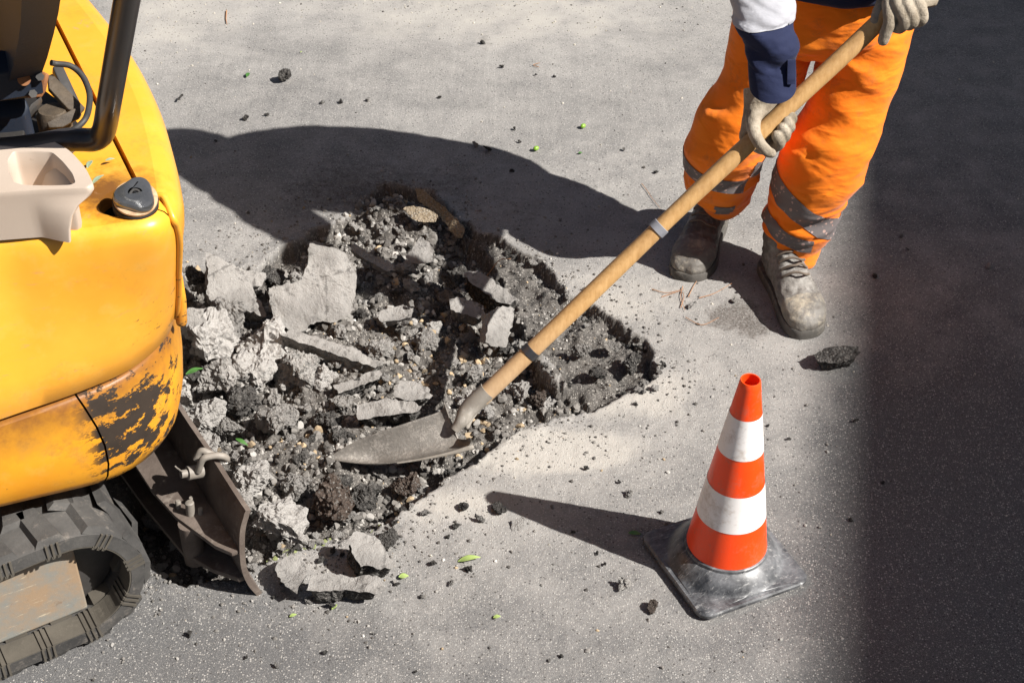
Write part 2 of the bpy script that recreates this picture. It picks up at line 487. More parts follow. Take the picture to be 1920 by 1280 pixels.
    plain('blade_steel', (0.065, 0.048, 0.039), (0.15, 0.12, 0.10), 0.65, 11, 0.5, 0.003, spec=0.4, dust=(0.27, 0.23, 0.195), dth=0.54)
    plain('pin_steel', (0.15, 0.13, 0.11), (0.30, 0.27, 0.23), 0.6, 20, 0.3, 0.001, dust=(0.5, 0.46, 0.4))
    plain('black_paint', (0.020, 0.018, 0.018), (0.040, 0.036, 0.036), 0.30, 6, 0.06, 0.002, spec=0.55, dust=(0.10, 0.085, 0.08), dth=0.66)
    plain('dirty_metal', (0.035, 0.033, 0.032), (0.085, 0.08, 0.075), 0.5, 9, 0.2, 0.002, metal=0.2, dust=(0.18, 0.12, 0.07), dth=0.58)
    plain('brown_grease', (0.025, 0.018, 0.012), (0.095, 0.07, 0.045), 0.7, 20, 0.6, 0.004, dust=(0.05, 0.04, 0.03), dth=0.52)
    plain('rust', (0.16, 0.06, 0.02), (0.28, 0.12, 0.045), 0.8, 30, 0.4, 0.001)
    plain('vinyl', (0.013, 0.018, 0.029), (0.022, 0.029, 0.045), 0.55, 5, 0.25, 0.002, dust=(0.038, 0.041, 0.046), dsc=5, dth=0.56, fine=160, spec=0.2)
    plain('hose_rubber', (0.02, 0.019, 0.018), (0.05, 0.047, 0.043), 0.6, 30, 0.2, 0.001)
    plain('beige_plastic', (0.44, 0.355, 0.285), (0.50, 0.415, 0.34), 0.45, 4, 0.08, 0.001, dust=(0.26, 0.18, 0.12), dsc=10, dth=0.60, fine=200)
    plain('shade_and_neck_black', (0.008, 0.007, 0.006), (0.015, 0.012, 0.01), 0.8)  # near-black: painted shade in gaps and recesses, and the black filler neck
    plain('cap_chrome', (0.16, 0.165, 0.17), (0.34, 0.34, 0.34), 0.16, 12, 0.05, 0.001, metal=0.8, dust=(0.20, 0.13, 0.07), dth=0.62)
    plain('oily_paper', (0.36, 0.22, 0.12), (0.55, 0.38, 0.23), 0.7, 26, 0.3, 0.002, dust=(0.12, 0.05, 0.02), dth=0.48)
    # cone
    plain('cone_orange', (0.93, 0.056, 0.004), (0.96, 0.080, 0.007), 0.42, 7, 0.05, 0.001, dust=(0.60, 0.13, 0.07), dsc=9, dth=0.50, fine=140)
    plain('cone_white', (0.80, 0.765, 0.74), (0.86, 0.83, 0.81), 0.45, 6, 0.04, 0.001, dust=(0.50, 0.42, 0.35), dsc=10, dth=0.515, fine=120)
    t = NT('cone_rubber')
    n1 = t.noise(14, 7, 0.75); n2 = t.noise(60, 5, 0.7); vs = t.mapping((10, 35, 5), (0, 0, 0.7))
    c = t.mix(t.ramp(n1, (0.38, 0), (0.64, 1)), (0.022, 0.023, 0.026), (0.16, 0.163, 0.17))
    c = t.mix(t.ramp(t.noise(5, 6, 0.8, vs), (0.55, 0), (0.66, 0.7)), c, (0.38, 0.375, 0.365))
    M['cone_rubber'] = t.done(c, t.math('ADD', 0.26, t.math('MULTIPLY', n1, 0.3)), t.bump(n2, 0.12, 0.002), spec=0.6)
    # wood
    t = NT('wood_handle')
    vs = t.mapping((40, 40, 2.2)); g = t.noise(3, 6, 0.65, vs); n1 = t.noise(4, 4)
    z = t.sep()[2]
    c = t.mix(t.ramp(g, (0.3, 0), (0.7, 1)), (0.42, 0.235, 0.085), (0.58, 0.36, 0.155))
    c = t.mix(t.math('MULTIPLY', t.ramp(z, (0.80, 0), (1.10, 1)), 0.75), c, t.mix(g, (0.52, 0.19, 0.09), (0.66, 0.33, 0.18)))
    c = t.mix(t.math('MULTIPLY', t.ramp(z, (0.0, 1), (0.22, 0)), 0.8), c, (0.47, 0.35, 0.235))
    c = t.mix(t.ramp(t.noise(55, 5, 0.8, t.mapping((3, 3, 1))), (0.66, 0), (0.72, 0.5)), c, (0.20, 0.11, 0.05))
    c = t.mix(t.ramp(t.noise(7, 5, 0.7, t.mapping((2, 2, 1))), (0.50, 0), (0.70, 0.5)), c, (0.30, 0.165, 0.07))
    M['wood'] = t.done(c, 0.55, t.bump(g, 0.25, 0.0015), spec=0.35)
    plain('grey_tape', (0.20, 0.205, 0.23), (0.26, 0.265, 0.29), 0.5, 30, 0.2, 0.001)
    plain('black_tape', (0.018, 0.018, 0.02), (0.035, 0.035, 0.04), 0.4, 30, 0.2, 0.001)
    plain('dusty_socket', (0.17, 0.15, 0.125), (0.29, 0.265, 0.23), 0.6, 14, 0.4, 0.002, spec=0.4, dust=(0.40, 0.37, 0.33), dth=0.52)
    plain('shovel_steel', (0.085, 0.076, 0.067), (0.185, 0.168, 0.148), 0.5, 7, 0.45, 0.003, metal=0.2, spec=0.5, dust=(0.34, 0.31, 0.275), dth=0.50, fine=150)
    # fabrics
    def fabric(name, c1, c2, dirt, dth, sheen=0.1, wr=0.8):
        t = NT(name)
        n1 = t.noise(7, 5, 0.6); wv = t.noise(700, 2, 0.5); big = t.noise(11, 2, 0.45, t.mapping((1, 1, 2.4), (0.3, 0.4, 0)), 0.4)
        c = t.mix(t.ramp(n1, (0.3, 0), (0.7, 1)), c1, c2)
        d = t.ramp(t.noise(10, 7, 0.75), (dth, 0), (dth + 0.16, 1))
        c = t.mix(t.math('MULTIPLY', d, 0.6), c, dirt)
        n = t.bump(big, 0.9 * wr, 0.014); n = t.bump(t.noise(42, 5, 0.65, t.mapping((1, 1, 1.7), (0.5, 0.2, 0))), 0.30, 0.004, n); n = t.bump(wv, 0.25, 0.0012, n)
        M[name] = t.done(c, 0.8, n, spec=0.2, sheen=sheen)
    fabric('orange_fabric', (0.92, 0.18, 0.006), (0.95, 0.245, 0.012), (0.42, 0.13, 0.045), 0.55)
    fabric('navy_fabric', (0.010, 0.014, 0.042), (0.015, 0.021, 0.060), (0.10, 0.11, 0.15), 0.66)
    fabric('silver_band', (0.33, 0.33, 0.355), (0.42, 0.42, 0.45), (0.24, 0.235, 0.24), 0.56)
    t = NT('flecked_band')
    v = t.mapping((1, 1, 1)); vd = t.voro(75, t.n.new('ShaderNodeMapping').outputs[0] if False else v, 'Distance'); vc = t.sep(t.voro(75, v, 'Color'))
    wob = t.noise(90, 4, 0.7)
    fk = t.math('MULTIPLY', t.ramp(vc[0], (0.26, 0), (0.30, 1)), t.ramp(t.math('ADD', vd, t.math('MULTIPLY', wob, 0.9)), (0.72, 1), (0.78, 0)))
    c = t.mix(fk, t.mix(t.noise(20), (0.115, 0.10, 0.10), (0.175, 0.155, 0.152)), t.mix(vc[1], (0.36, 0.22, 0.18), (0.46, 0.33, 0.30)))
    M['flecked_band'] = t.done(c, 0.6, t.bump(wob, 0.2, 0.002), spec=0.4)
    t = NT('glove_leather')
    n1 = t.noise(18, 6, 0.65); n2 = t.noise(90, 6, 0.7); cr = t.voro(60, None, 'Distance', 'DISTANCE_TO_EDGE')
    c = t.mix(t.ramp(n1, (0.35, 0), (0.68, 1)), (0.19, 0.155, 0.11), (0.43, 0.37, 0.29))
    c = t.mix(t.ramp(n2, (0.52, 0), (0.72, 0.6)), c, (0.20, 0.155, 0.11))
    h = t.math('ADD', n2, t.math('MULTIPLY', t.ramp(cr, (0.0, 0), (0.07, 1)), 0.10))
    M['glove_leather'] = t.done(c, 0.75, t.bump(h, 0.8, 0.004), spec=0.25)
    plain('skin', (0.52, 0.27, 0.19), (0.60, 0.33, 0.24), 0.5, 12, 0.1, 0.001)
    plain('boot_leather', (0.060, 0.053, 0.046), (0.14, 0.127, 0.112), 0.6, 11, 0.6, 0.004, dust=(0.30, 0.283, 0.258), dsc=9, dth=0.46)
    plain('boot_toe', (0.085, 0.076, 0.066), (0.19, 0.175, 0.155), 0.6, 11, 0.6, 0.004, dust=(0.38, 0.33, 0.25), dsc=10, dth=0.50)
    plain('boot_sole', (0.05, 0.046, 0.04), (0.12, 0.11, 0.098), 0.8, 12, 0.35, 0.003, dust=(0.24, 0.215, 0.18), dth=0.52)
    plain('lace', (0.10, 0.075, 0.055), (0.17, 0.135, 0.105), 0.85, 40, 0.4, 0.001)
    plain('hat_shell', (0.75, 0.72, 0.68), (0.8, 0.78, 0.74), 0.35)
    plain('leaf_green', (0.045, 0.13, 0.025), (0.075, 0.19, 0.04), 0.5, 40, 0.3, 0.001)
    plain('leaf_pale', (0.26, 0.36, 0.10), (0.36, 0.44, 0.15), 0.6, 40, 0.3, 0.001)
    plain('leaf_silver', (0.22, 0.30, 0.19), (0.32, 0.40, 0.27), 0.6, 40, 0.2, 0.001)
    plain('olive_skin', (0.16, 0.33, 0.03), (0.24, 0.42, 0.05), 0.3, 30, 0.05, 0.001)
    plain('dry_needle', (0.30, 0.13, 0.06), (0.42, 0.23, 0.11), 0.8, 60, 0.2, 0.001)
    plain('moss', (0.15, 0.175, 0.055), (0.24, 0.26, 0.12), 0.9, 60, 0.6, 0.002)
    plain('plaster', (0.20, 0.185, 0.17), (0.26, 0.24, 0.22), 0.9, 2, 0.2, 0.01)
    plain('window_glass', (0.03, 0.035, 0.04), (0.05, 0.055, 0.06), 0.1, 2)
    plain('stone_trim', (0.4, 0.38, 0.35), (0.46, 0.44, 0.4), 0.8, 5)

# ------------------------------------------------------------------ excavator frame of reference
TH = R(31)
DX, DY = math.cos(TH), math.sin(TH)
T0 = 2.935
ORG = Vector((-DY * T0 * 1.0, DX * T0, 0)) + Vector((DX, DY, 0)) * 0.0
def world2loc(p):
    q = Vector(p) - ORG
    return Vector((q.x * DX + q.y * DY, -q.x * DY + q.y * DX, q.z))
def L(px, py, z): return world2loc(P(px, py, z))
def lray(px, py):
    d = ray(px, py)
    return world2loc(EYE), Vector((d.x * DX + d.y * DY, -d.x * DY + d.y * DX, d.z))
ZU = 0.07
STAIN_AND_CAP_SHADE = tuple(L(196, 358, 0.905 + ZU))
WORN_C = tuple(L(262, 800, 0.52))
SCUFF_C = tuple(L(300, 570, 0.68))
build_materials()

exec_order = []
# ------------------------------------------------------------------ ground: one sheet with the dug pit
def axis(lo, hi, step, far):
    a = list(np.arange(lo, hi + 1e-6, step)); s = step
    x = hi
    up = []
    while x < far:
        s *= 1.22; x += s; up.append(x)
    s = step; x = lo; dn = []
    while x > -far:
        s *= 1.22; x -= s; dn.append(x)
    return np.array(dn[::-1] + a + up)
GX = axis(-1.05, 0.50, 0.0052, 90.0)
GY = axis(2.12, 3.95, 0.0056, 90.0)
def poly_px(pts): return np.array([[P(a, b)[0], P(a, b)[1]] for a, b in pts])
DEEP = poly_px([(300, 560), (345, 500), (420, 520), (500, 500), (530, 470), (610, 430), (660, 395), (720, 345), (800, 362), (850, 400), (880, 440), (925, 490), (965, 560), (1000, 640), (1050, 712), (1112, 752),
                (1060, 775), (1000, 795), (905, 850), (860, 885), (760, 955), (690, 990), (620, 1012), (560, 1030), (480, 1060), (430, 1085), (330, 1085), (250, 1020), (260, 800)])
SHALLOW = poly_px([(850, 400), (905, 440), (960, 458), (1010, 490), (1040, 520), (1062, 556), (1110, 580), (1180, 618), (1222, 660), (1242, 692), (1232, 716), (1190, 735), (1112, 756), (1050, 712), (960, 600), (900, 480)])
def sdf_poly(x, y, poly):
    n = len(poly); d = np.full(x.shape, 1e9); ins = np.zeros(x.shape, bool)
    for i in range(n):
        ax, ay = poly[i]; bx, by = poly[(i + 1) % n]
        ex, ey = bx - ax, by - ay
        t = np.clip(((x - ax) * ex + (y - ay) * ey) / (ex * ex + ey * ey), 0, 1)
        d = np.minimum(d, (x - ax - t * ex) ** 2 + (y - ay - t * ey) ** 2)
        c = ((ay > y) != (by > y)) & (x < (bx - ax) * (y - ay) / (by - ay + 1e-12) + ax)
        ins ^= c
    d = np.sqrt(d)
    return np.where(ins, -d, d)
def sstep(a, b, x):
    t = np.clip((x - a) / (b - a), 0, 1); return t * t * (3 - 2 * t)
XX, YY = np.meshgrid(GX, GY)
near = (XX > -1.6) & (XX < 1.3) & (YY > 1.7) & (YY < 4.6)
xf, yf = XX[near], YY[near]
p3 = np.stack([xf, yf, np.zeros_like(xf)], 1)
jit = fbm(p3, 11, 5, 3, .66) * 0.050 + fbm(p3, 60, 3, 9) * 0.004
sd = sdf_poly(xf, yf, DEEP) + jit
ss = sdf_poly(xf, yf, SHALLOW) + jit * 0.8
moundc = np.exp(-(((xf - P(740, 390)[0]) / 0.16) ** 2 + ((yf - P(740, 400)[1]) / 0.13) ** 2))
inner = sstep(0.0, -0.30, sd)
rough = fbm(p3, 9, 5, 21) * 0.05 + fbm(p3, 45, 4, 31, 0.6) * 0.024 + np.abs(fbm(p3, 26, 3, 41)) * 0.03
zin = -0.085 + 0.050 * inner + rough + moundc * 0.075
k = sstep(0.004, -0.012, sd)
zsh = -0.028 + fbm(p3, 22, 5, 51, .62) * 0.030 - np.abs(fbm(p3, 15, 4, 55)) * .012
ks = sstep(0.003, -0.009, ss)
# thin spoil that has spilled over the rim
spill = np.exp(-np.clip(sd, 0, 9) / 0.05) * np.clip(fbm(p3, 18, 5, 61) + 0.15, 0, 1) * 0.016
fld = fbm(p3, 70, 3, 71) * 0.0014 + fbm(p3, 5, 3, 81) * 0.004
z = fld + spill
z = z * (1 - ks) + zsh * ks
z = z * (1 - k) + zin * k
ZZ = np.zeros_like(XX); ZZ[near] = z
def ground_z(x, y):
    i = np.clip(np.searchsorted(GX, x) - 1, 0, len(GX) - 2); j = np.clip(np.searchsorted(GY, y) - 1, 0, len(GY) - 2)
    tx = (x - GX[i]) / (GX[i + 1] - GX[i]); ty = (y - GY[j]) / (GY[j + 1] - GY[j])
    return (ZZ[j, i] * (1 - tx) + ZZ[j, i + 1] * tx) * (1 - ty) + (ZZ[j + 1, i] * (1 - tx) + ZZ[j + 1, i + 1] * tx) * ty
def gz(x, y): return float(ground_z(np.array([x]), np.array([y]))[0])
def sd_at(x, y): return float(sdf_poly(np.array([x]), np.array([y]), DEEP)[0])

soil = np.zeros_like(XX); dust = np.full_like(XX, 0.45); stain = np.zeros_like(XX)
soil[near] = np.maximum(sstep(0.02, -0.02, sd), sstep(0.012, -0.002, ss) * 0.66 + 0.35 * np.clip(spill / 0.012, 0, 1))
pall = np.stack([XX.ravel(), YY.ravel(), np.zeros(XX.size)], 1)
lowf = fbm(pall, 1.3, 4, 91).reshape(XX.shape)
def gauss(px, py, rx, ry=None):
    c = P(px, py); ry = ry or rx
    return np.exp(-(((XX - c.x) / rx) ** 2 + ((YY - c.y) / ry) ** 2))
# dusty over the far part, bare aggregate near the camera and, up to the shade edge, right
yb = sstep(1.95, 3.0, YY)
dust = 0.28 + 0.36 * yb + 0.26 * lowf
dust += 0.85 * gauss(1010, 845, 0.22, 0.075) + 0.45 * gauss(1180, 740, 0.16, 0.10) + 0.45 * gauss(840, 950, 0.22, 0.08) + 0.35 * gauss(620, 1060, 0.22, 0.1)
dust += 0.35 * gauss(300, 60, 0.35, 0.5) + 0.35 * gauss(900, 10, 0.8, 0.35) + 0.2 * gauss(1150, 560, 0.22, 0.18) + 0.25 * gauss(450, 445, 0.13, 0.08)
dust -= 0.25 * gauss(250, 1240, 0.5, 0.2)
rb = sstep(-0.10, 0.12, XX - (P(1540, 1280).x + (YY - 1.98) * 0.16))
dust -= 0.70 * rb * (1 - 0.62 * sstep(2.6, 3.5, YY))  # follows the building's shade edge, deepening that shade in the road colour
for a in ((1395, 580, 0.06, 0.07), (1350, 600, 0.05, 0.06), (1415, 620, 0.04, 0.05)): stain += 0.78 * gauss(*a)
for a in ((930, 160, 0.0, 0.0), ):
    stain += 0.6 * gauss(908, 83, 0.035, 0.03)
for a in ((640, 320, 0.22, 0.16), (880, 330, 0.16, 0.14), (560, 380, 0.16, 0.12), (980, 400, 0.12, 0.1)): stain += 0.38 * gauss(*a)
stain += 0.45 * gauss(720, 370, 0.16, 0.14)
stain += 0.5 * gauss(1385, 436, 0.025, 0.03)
nv = XX.size; ny, nx = XX.shape
V = np.stack([XX.ravel(), YY.ravel(), ZZ.ravel()], 1)
idx = np.arange(nv).reshape(ny, nx)
Q = np.stack([idx[:-1, :-1], idx[:-1, 1:], idx[1:, 1:], idx[1:, :-1]], -1).reshape(-1, 4)
gm = bpy.data.meshes.new('ground')
gm.vertices.add(nv); gm.vertices.foreach_set('co', V.ravel())
gm.loops.add(Q.size); gm.loops.foreach_set('vertex_index', Q.ravel().astype(np.int32))
gm.polygons.add(len(Q)); gm.polygons.foreach_set('loop_start', np.arange(0, Q.size, 4, dtype=np.int32))
try: gm.polygons.foreach_set('loop_total', np.full(len(Q), 4, dtype=np.int32))
except Exception: pass
gm.update(); gm.validate()
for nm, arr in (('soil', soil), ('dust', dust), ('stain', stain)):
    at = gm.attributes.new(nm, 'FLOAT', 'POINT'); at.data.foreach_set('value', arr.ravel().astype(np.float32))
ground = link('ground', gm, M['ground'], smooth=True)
ground['kind'] = 'structure'

# ------------------------------------------------------------------ the building beside the road that throws the shade
def make_building():
    p0, p1 = P(1530, 1280), P(1564, 560)
    d = (p1 - p0).normalized(); n = Vector((d.y, -d.x, 0))        # n points away from the road
    H = 12.0
    base = p0 + Vector((SUN_SLOPE, -SUN_AZ_Y, 0)) * H
    root = empty('apartment_building', base, math.atan2(d.y, d.x))
    tag(root, 'plain plastered building right of the road, throwing its shade over the asphalt', 'building')
    # local: x along the facade, y = -n direction (towards the road is +y)
    def wbox(x0, x1, y0, y1, z0, z1, name, mat, parent=root):
        m = MB().box(((x0 + x1) / 2, (y0 + y1) / 2, (z0 + z1) / 2), ((x1 - x0) / 2, (y1 - y0) / 2, (z1 - z0) / 2))
        return m.build(name, mat, parent, smooth=False)
    wbox(-22, 22, -9, 0, 0, H - 0.35, 'wall', M['plaster'])
    wbox(-22, 22, -9, 0.0, H - 0.35, H, 'roof', M['stone_trim'])
    for fl in range(4):
        for kx in range(-8, 9):
            x = kx * 2.5; z0 = 0.9 + fl * 2.8
            f = MB().box((x, 0.03, z0 + 0.75), (0.55, 0.028, 0.78)).build('window', M['stone_trim'], root, smooth=False)
            MB().box((x, 0.062, z0 + 0.75), (0.46, 0.004, 0.69)).build('pane', M['window_glass'], f, smooth=False)
make_building()

# ------------------------------------------------------------------ traffic cone
def make_cone():
    c = P(1357, 1052)
    ang = math.atan2((P(1512, 1090) - P(1320, 1162)).y, (P(1512, 1090) - P(1320, 1162)).x)
    root = empty('traffic_cone', (c.x, c.y, 0.003), ang)
    tag(root, 'orange and white banded traffic cone on a black rubber base', 'traffic cone')
    Hc = 0.505; hb = 0.135
    # base: rounded square plate rising into a dome collar
    m = MB(); rings = []
    def rsq(h, r, z, n=16):
        out = []
        for q in range(4):
            a0 = q * math.pi / 2
            cx, cy = (h - r) * (1 if q in (0, 3) else -1), (h - r) * (1 if q in (0, 1) else -1)
            for j in range(n):
                a = a0 + (j + 0.0) / n * math.pi / 2
                out.append(Vector((cx + r * math.cos(a), cy + r * math.sin(a), z)))
        return out
    def circ(r, z, n=64):
        return [Vector((r * math.cos(2 * math.pi * j / n), r * math.sin(2 * math.pi * j / n), z)) for j in range(n)]
    def blend(a, b, t, z):
        out = []
        for p, q in zip(a, b):
            v = p * (1 - t) + q * t; v.z = z; out.append(v)
        return out
    sq = rsq(hb, 0.028, 0)
    for h, zz in ((hb - 0.004, 0.0), (hb, 0.003), (hb, 0.010), (hb - 0.003, 0.0135)):
        rings.append(rsq(h, 0.028, zz))
    s2 = rsq(hb - 0.012, 0.026, 0)
    rings.append(blend(s2, circ(0.128, 0), 0.25, 0.0145))
    rings.append(blend(s2, circ(0.124, 0), 0.9, 0.016))
    for r, zz in ((0.121, 0.019), (0.116, 0.027), (0.108, 0.037), (0.100, 0.045), (0.094, 0.050), (0.0905, 0.052), (0.0895, 0.058), (0.087, 0.060), (0.080, 0.060)):
        rings.append(circ(r, zz))
    m.loft(rings, True, True, False)
    b = m.build('base', M['cone_rubber'], root)
    # dents
    co = get_co(b.data); co[:, 2] += np.where(co[:, 2] > 0.012, fbm(co, 14, 3, 5) * 0.0025, 0); set_co(b.data, co)
    r0, r1 = 0.0865, 0.0205
    zb = 0.054
    def rad(zz): return r0 + (r1 - r0) * (zz - zb) / (Hc - zb)
    cuts = [zb, 0.152, 0.242, 0.331, 0.425, Hc]
    names = ['lower_band', 'reflective_band', 'middle_band', 'reflective_band', 'top_band']
    body = MB(); rr = []
    for i in range(41):
        zz = zb + (Hc - zb) * i / 40
        rr.append(circ(rad(zz), zz))
    rr.append(circ(r1 - 0.001, Hc + 0.0015)); rr.append(circ(r1 - 0.003, Hc + 0.001))
    for zz in (Hc - 0.02, Hc - 0.10, 0.2, 0.06):
        rr.append(circ(rad(zz) - 0.0035, zz))
    body.loft(rr, True, False, False)
    bo = body.build('body', M['cone_orange'], root)
    for i in (1, 3):
        w = MB(); q = []
        for k in range(9):
            zz = cuts[i] + (cuts[i + 1] - cuts[i]) * k / 8
            q.append(circ(rad(zz) + 0.0007, zz))
        w.loft(q, True, False, False)
        w.build('reflective_band', M['cone_white'], root)
    return root
make_cone().rotation_euler.rotate_axis('Y', R(1.2))
# ------------------------------------------------------------------ mini excavator (local s along the machine, t across, z up)
def make_excavator():
    root = empty('mini_excavator', ORG, TH)
    tag(root, 'worn yellow mini excavator with rubber tracks beside the dug pit', 'excavator')
    V3 = Vector
    # ---- plan outline
    ctl = [(-1.3, -.70), (-.6, -.70), (0.0, -.70), (.30, -.70), (.43, -.699), (.54, -.684), (.63, -.640), (.688, -.572), (.726, -.48), (.756, -.36), (.780, -.22), (.795, -.06), (.80, .08),
           (.795, .25), (.77, .40), (.71, .54), (.61, .64), (.45, .70), (.0, .70), (-.6, .70), (-1.3, .70)]
    pl = catmull([V3((a, b, 0)) for a, b in ctl], 14)
    pl = [V3(p) for p in pl]
    nrm = []
    for i, p in enumerate(pl):
        d = (pl[min(i + 1, len(pl) - 1)] - pl[max(i - 1, 0)]).normalized()
        nrm.append(V3((d.y, -d.x, 0)))          # outward
    arc = [0.0]
    for a, b in zip(pl, pl[1:]): arc.append(arc[-1] + (b - a).length)
    arc = np.array(arc); TOT = arc[-1]
    pa = np.array([[p.x, p.y] for p in pl]); na = np.array([[q.x, q.y] for q in nrm])
    # the top of the body has a squarer corner than the bottom
    ctl1 = [(-1.3, -.640), (-.6, -.640), (0.0, -.645), (.30, -.672), (.42, -.718), (.52, -.752), (.605, -.762), (.660, -.708), (.692, -.610), (.724, -.49), (.757, -.34), (.784, -.14), (.792, .06),
            (.79, .25), (.77, .40), (.71, .54), (.61, .64), (.45, .70), (.0, .70), (-.6, .70), (-1.3, .70)]
    pl1 = catmull([V3((a, b, 0)) for a, b in ctl1], 14)
    nr1 = []
    for i, p in enumerate(pl1):
        d = (pl1[min(i + 1, len(pl1) - 1)] - pl1[max(i - 1, 0)]).normalized(); nr1.append((d.y, -d.x))
    pb_ = np.array([[p.x, p.y] for p in pl1]); nb_ = np.array(nr1)
    def at(a, inset, z):
        h_ = min(1, max(0, (z - ZU - .57) / .32))
        qa = pa * (1 - h_) + pb_ * h_; qn = na * (1 - h_) + nb_ * h_
        x = np.interp(a, arc, qa[:, 0]); y = np.interp(a, arc, qa[:, 1])
        nx_ = np.interp(a, arc, qn[:, 0]); ny_ = np.interp(a, arc, qn[:, 1])
        return V3((x - nx_ * inset, y - ny_ * inset, z))
    def arc_of(s, t):
        return float(arc[np.argmin((pa[:, 0] - s) ** 2 + (pa[:, 1] - t) ** 2)])
    ac = arc_of(.670, -.60)
    ZL = (.562, .556, .562, .60, .66, .72, .77, .81, .84, .864, .884, .897, .903)
    I1 = (.035, .006, .0, -.004, -.003, .001, .004, .007, .010, .014, .019, .026, .035)      # long side
    I2 = (.060, .036, .030, .025, .016, .008, .000, -.006, -.008, -.006, .001, .014, .035)          # round tail
    def strip(a0, a1, n):
        rings = []
        for z, i1, i2 in zip(ZL, I1, I2):
            rg = []
            for j in range(n):
                a = a0 + (a1 - a0) * j / (n - 1)
                f = min(1, max(0, (a - (ac - .22)) / .34)); f = f * f * (3 - 2 * f)
                rg.append(at(a, i1 + (i2 - i1) * f, z + ZU))
            rings.append(rg)
        return rings
    side = MB().loft(strip(0, ac - .002, 110), closed=False).build('side_panel', M['yellow_paint'], root)
    m = MB().loft(strip(ac + .002, TOT, 120), closed=False)
    # hood top between the rim and the seam
    ring = [at(TOT * j / 400, .035, .903 + ZU) for j in range(401)]
    sA, sB = L(120, 70, .905 + ZU), L(255, 340, .905 + ZU)
    sA.z = sB.z = 0
    dl = (sA - sB).normalized(); nl = V3((dl.y, -dl.x, 0))
    if nl.x < 0: nl = -nl
    def clip(poly, off, keep_pos):
        out = []; n = len(poly)
        def sd(p): return (p - sB).dot(nl) - off
        for i in range(n):
            a, b = poly[i], poly[(i + 1) % n]; da, db = sd(a), sd(b)
            if not keep_pos: da, db = -da, -db
            if da >= 0: out.append(a)
            if (da >= 0) != (db >= 0): out.append(a.lerp(b, da / (da - db)))
        return out
    def plate(poly, z, depth, hole=None, name='deck', mat=None):
        bm = bmesh.new()
        def loop(pts):
            vs = [bm.verts.new((p.x, p.y, z)) for p in pts]
            return vs, [bm.edges.new((vs[i], vs[(i + 1) % len(vs)])) for i in range(len(vs))]
        pv, pe = loop(poly); es = list(pe); hv = None
        if hole: hv, he = loop(hole); es += he
        bmesh.ops.triangle_fill(bm, use_beauty=True, use_dissolve=False, edges=es)
        for f in bm.faces:
            if f.normal.z < 0: f.normal_flip()
        r = bmesh.ops.extrude_edge_only(bm, edges=[e for e in bm.edges if e.is_boundary])
        bmesh.ops.translate(bm, verts=[g for g in r['geom'] if isinstance(g, bmesh.types.BMVert)], vec=(0, 0, -depth))
        mm = bpy.data.meshes.new(name); bm.to_mesh(mm); bm.free()
        o = link(name, mm, mat, root, False); autosmooth(mm, 0.5)
        return o
    hoodtop = clip(ring, .0045, True)
    hood = m.build('rear_hood', M['yellow_paint'], root)
    plate(hoodtop, .9032 + ZU, .03, None, 'hood_lip', M['yellow_paint'])
    hc = L(243, 379, .9 + ZU)
    print('filler', hc)
    hole = [V3((hc.x + .054 * math.cos(a), hc.y + .047 * math.sin(a), 0)) for a in [2 * math.pi * k / 40 for k in range(40)]]
    deckpoly = clip(ring, -.0045, False)
    deck = plate(deckpoly, .9025 + ZU, .03, hole, 'deck', M['yellow_paint'])
    # near-black puts the shade into the gap and the filler well
    MB().box((.1, 0, .845 + ZU), (.46, .5, .004)).build('gap_shade_plate', M['shade_and_neck_black'], root, False)
    MB().tube([(hc.x, hc.y, .898 + ZU), (hc.x, hc.y, .85 + ZU)], .054, 32, cap=False).build('filler_well', M['shade_and_neck_black'], root)
    bvs = []
    for o in (side, hood, deck):
        bvs.append(BVHTree.FromPolygons([v.co for v in o.data.vertices], [tuple(p.vertices) for p in o.data.polygons]))
    def hit(px, py):
        o, d = lray(px, py); best = None
        for b in bvs:
            h = b.ray_cast(o, d)
            if h[0] is not None and (best is None or h[3] < best[1]): best = (h[0], h[3], h[1])
        if best is None: return None
        n = best[2]
        if n.dot(d) > 0: n = -n
        return best[0], n
    # raised bead from the filler over the corner
    pts = [L(292, 368, .9055 + ZU), L(308, 371, .9055 + ZU)]
    for z, i1, i2, da in zip(ZL[::-1], I1[::-1], I2[::-1], (.012, .004, .0, -.002, -.003, -.003, -.002, .0, .003, .006, .009)):
        f = min(1, max(0, (ac - (ac - .22)) / .34)); f = f * f * (3 - 2 * f)
        a = ac + da
        q = at(a, i1 + (i2 - i1) * f - .003, z + ZU)
        pts.append(q)
    pts = [pts[0], pts[1]] + pts[4:]
    cm = catmull(pts, 6)
    MB().capsule(cm, [.0065] * len(cm), 10).build('hood_bead', M['yellow_paint'], root)
    # latch flap at the lower end of the bead
    e0 = pts[-1]
    fl = MB()
    out = V3((.75, -.66, 0)).normalized(); e0 = e0 + V3((0, 0, .045))
    flp = [e0 + out * .010 + V3((0, 0, .09)), e0 + out * .016 + V3((0, 0, .05)), e0 + out * .017 + V3((0, 0, .0)), e0 + out * .012 + V3((0, 0, -.03)), e0 + out * .008 + V3((0, 0, -.055))]
    fl.capsule(flp, [.007, .009, .008, .010, .011], 12)
    fl.build('hood_latch', M['yellow_paint'], root)
    # ---- lower skirts
    def zb(s): return .415 - max(0.0, min(1.0, (s - .12) / .33)) * .060
    a_sp = arc_of(.425, -.699)
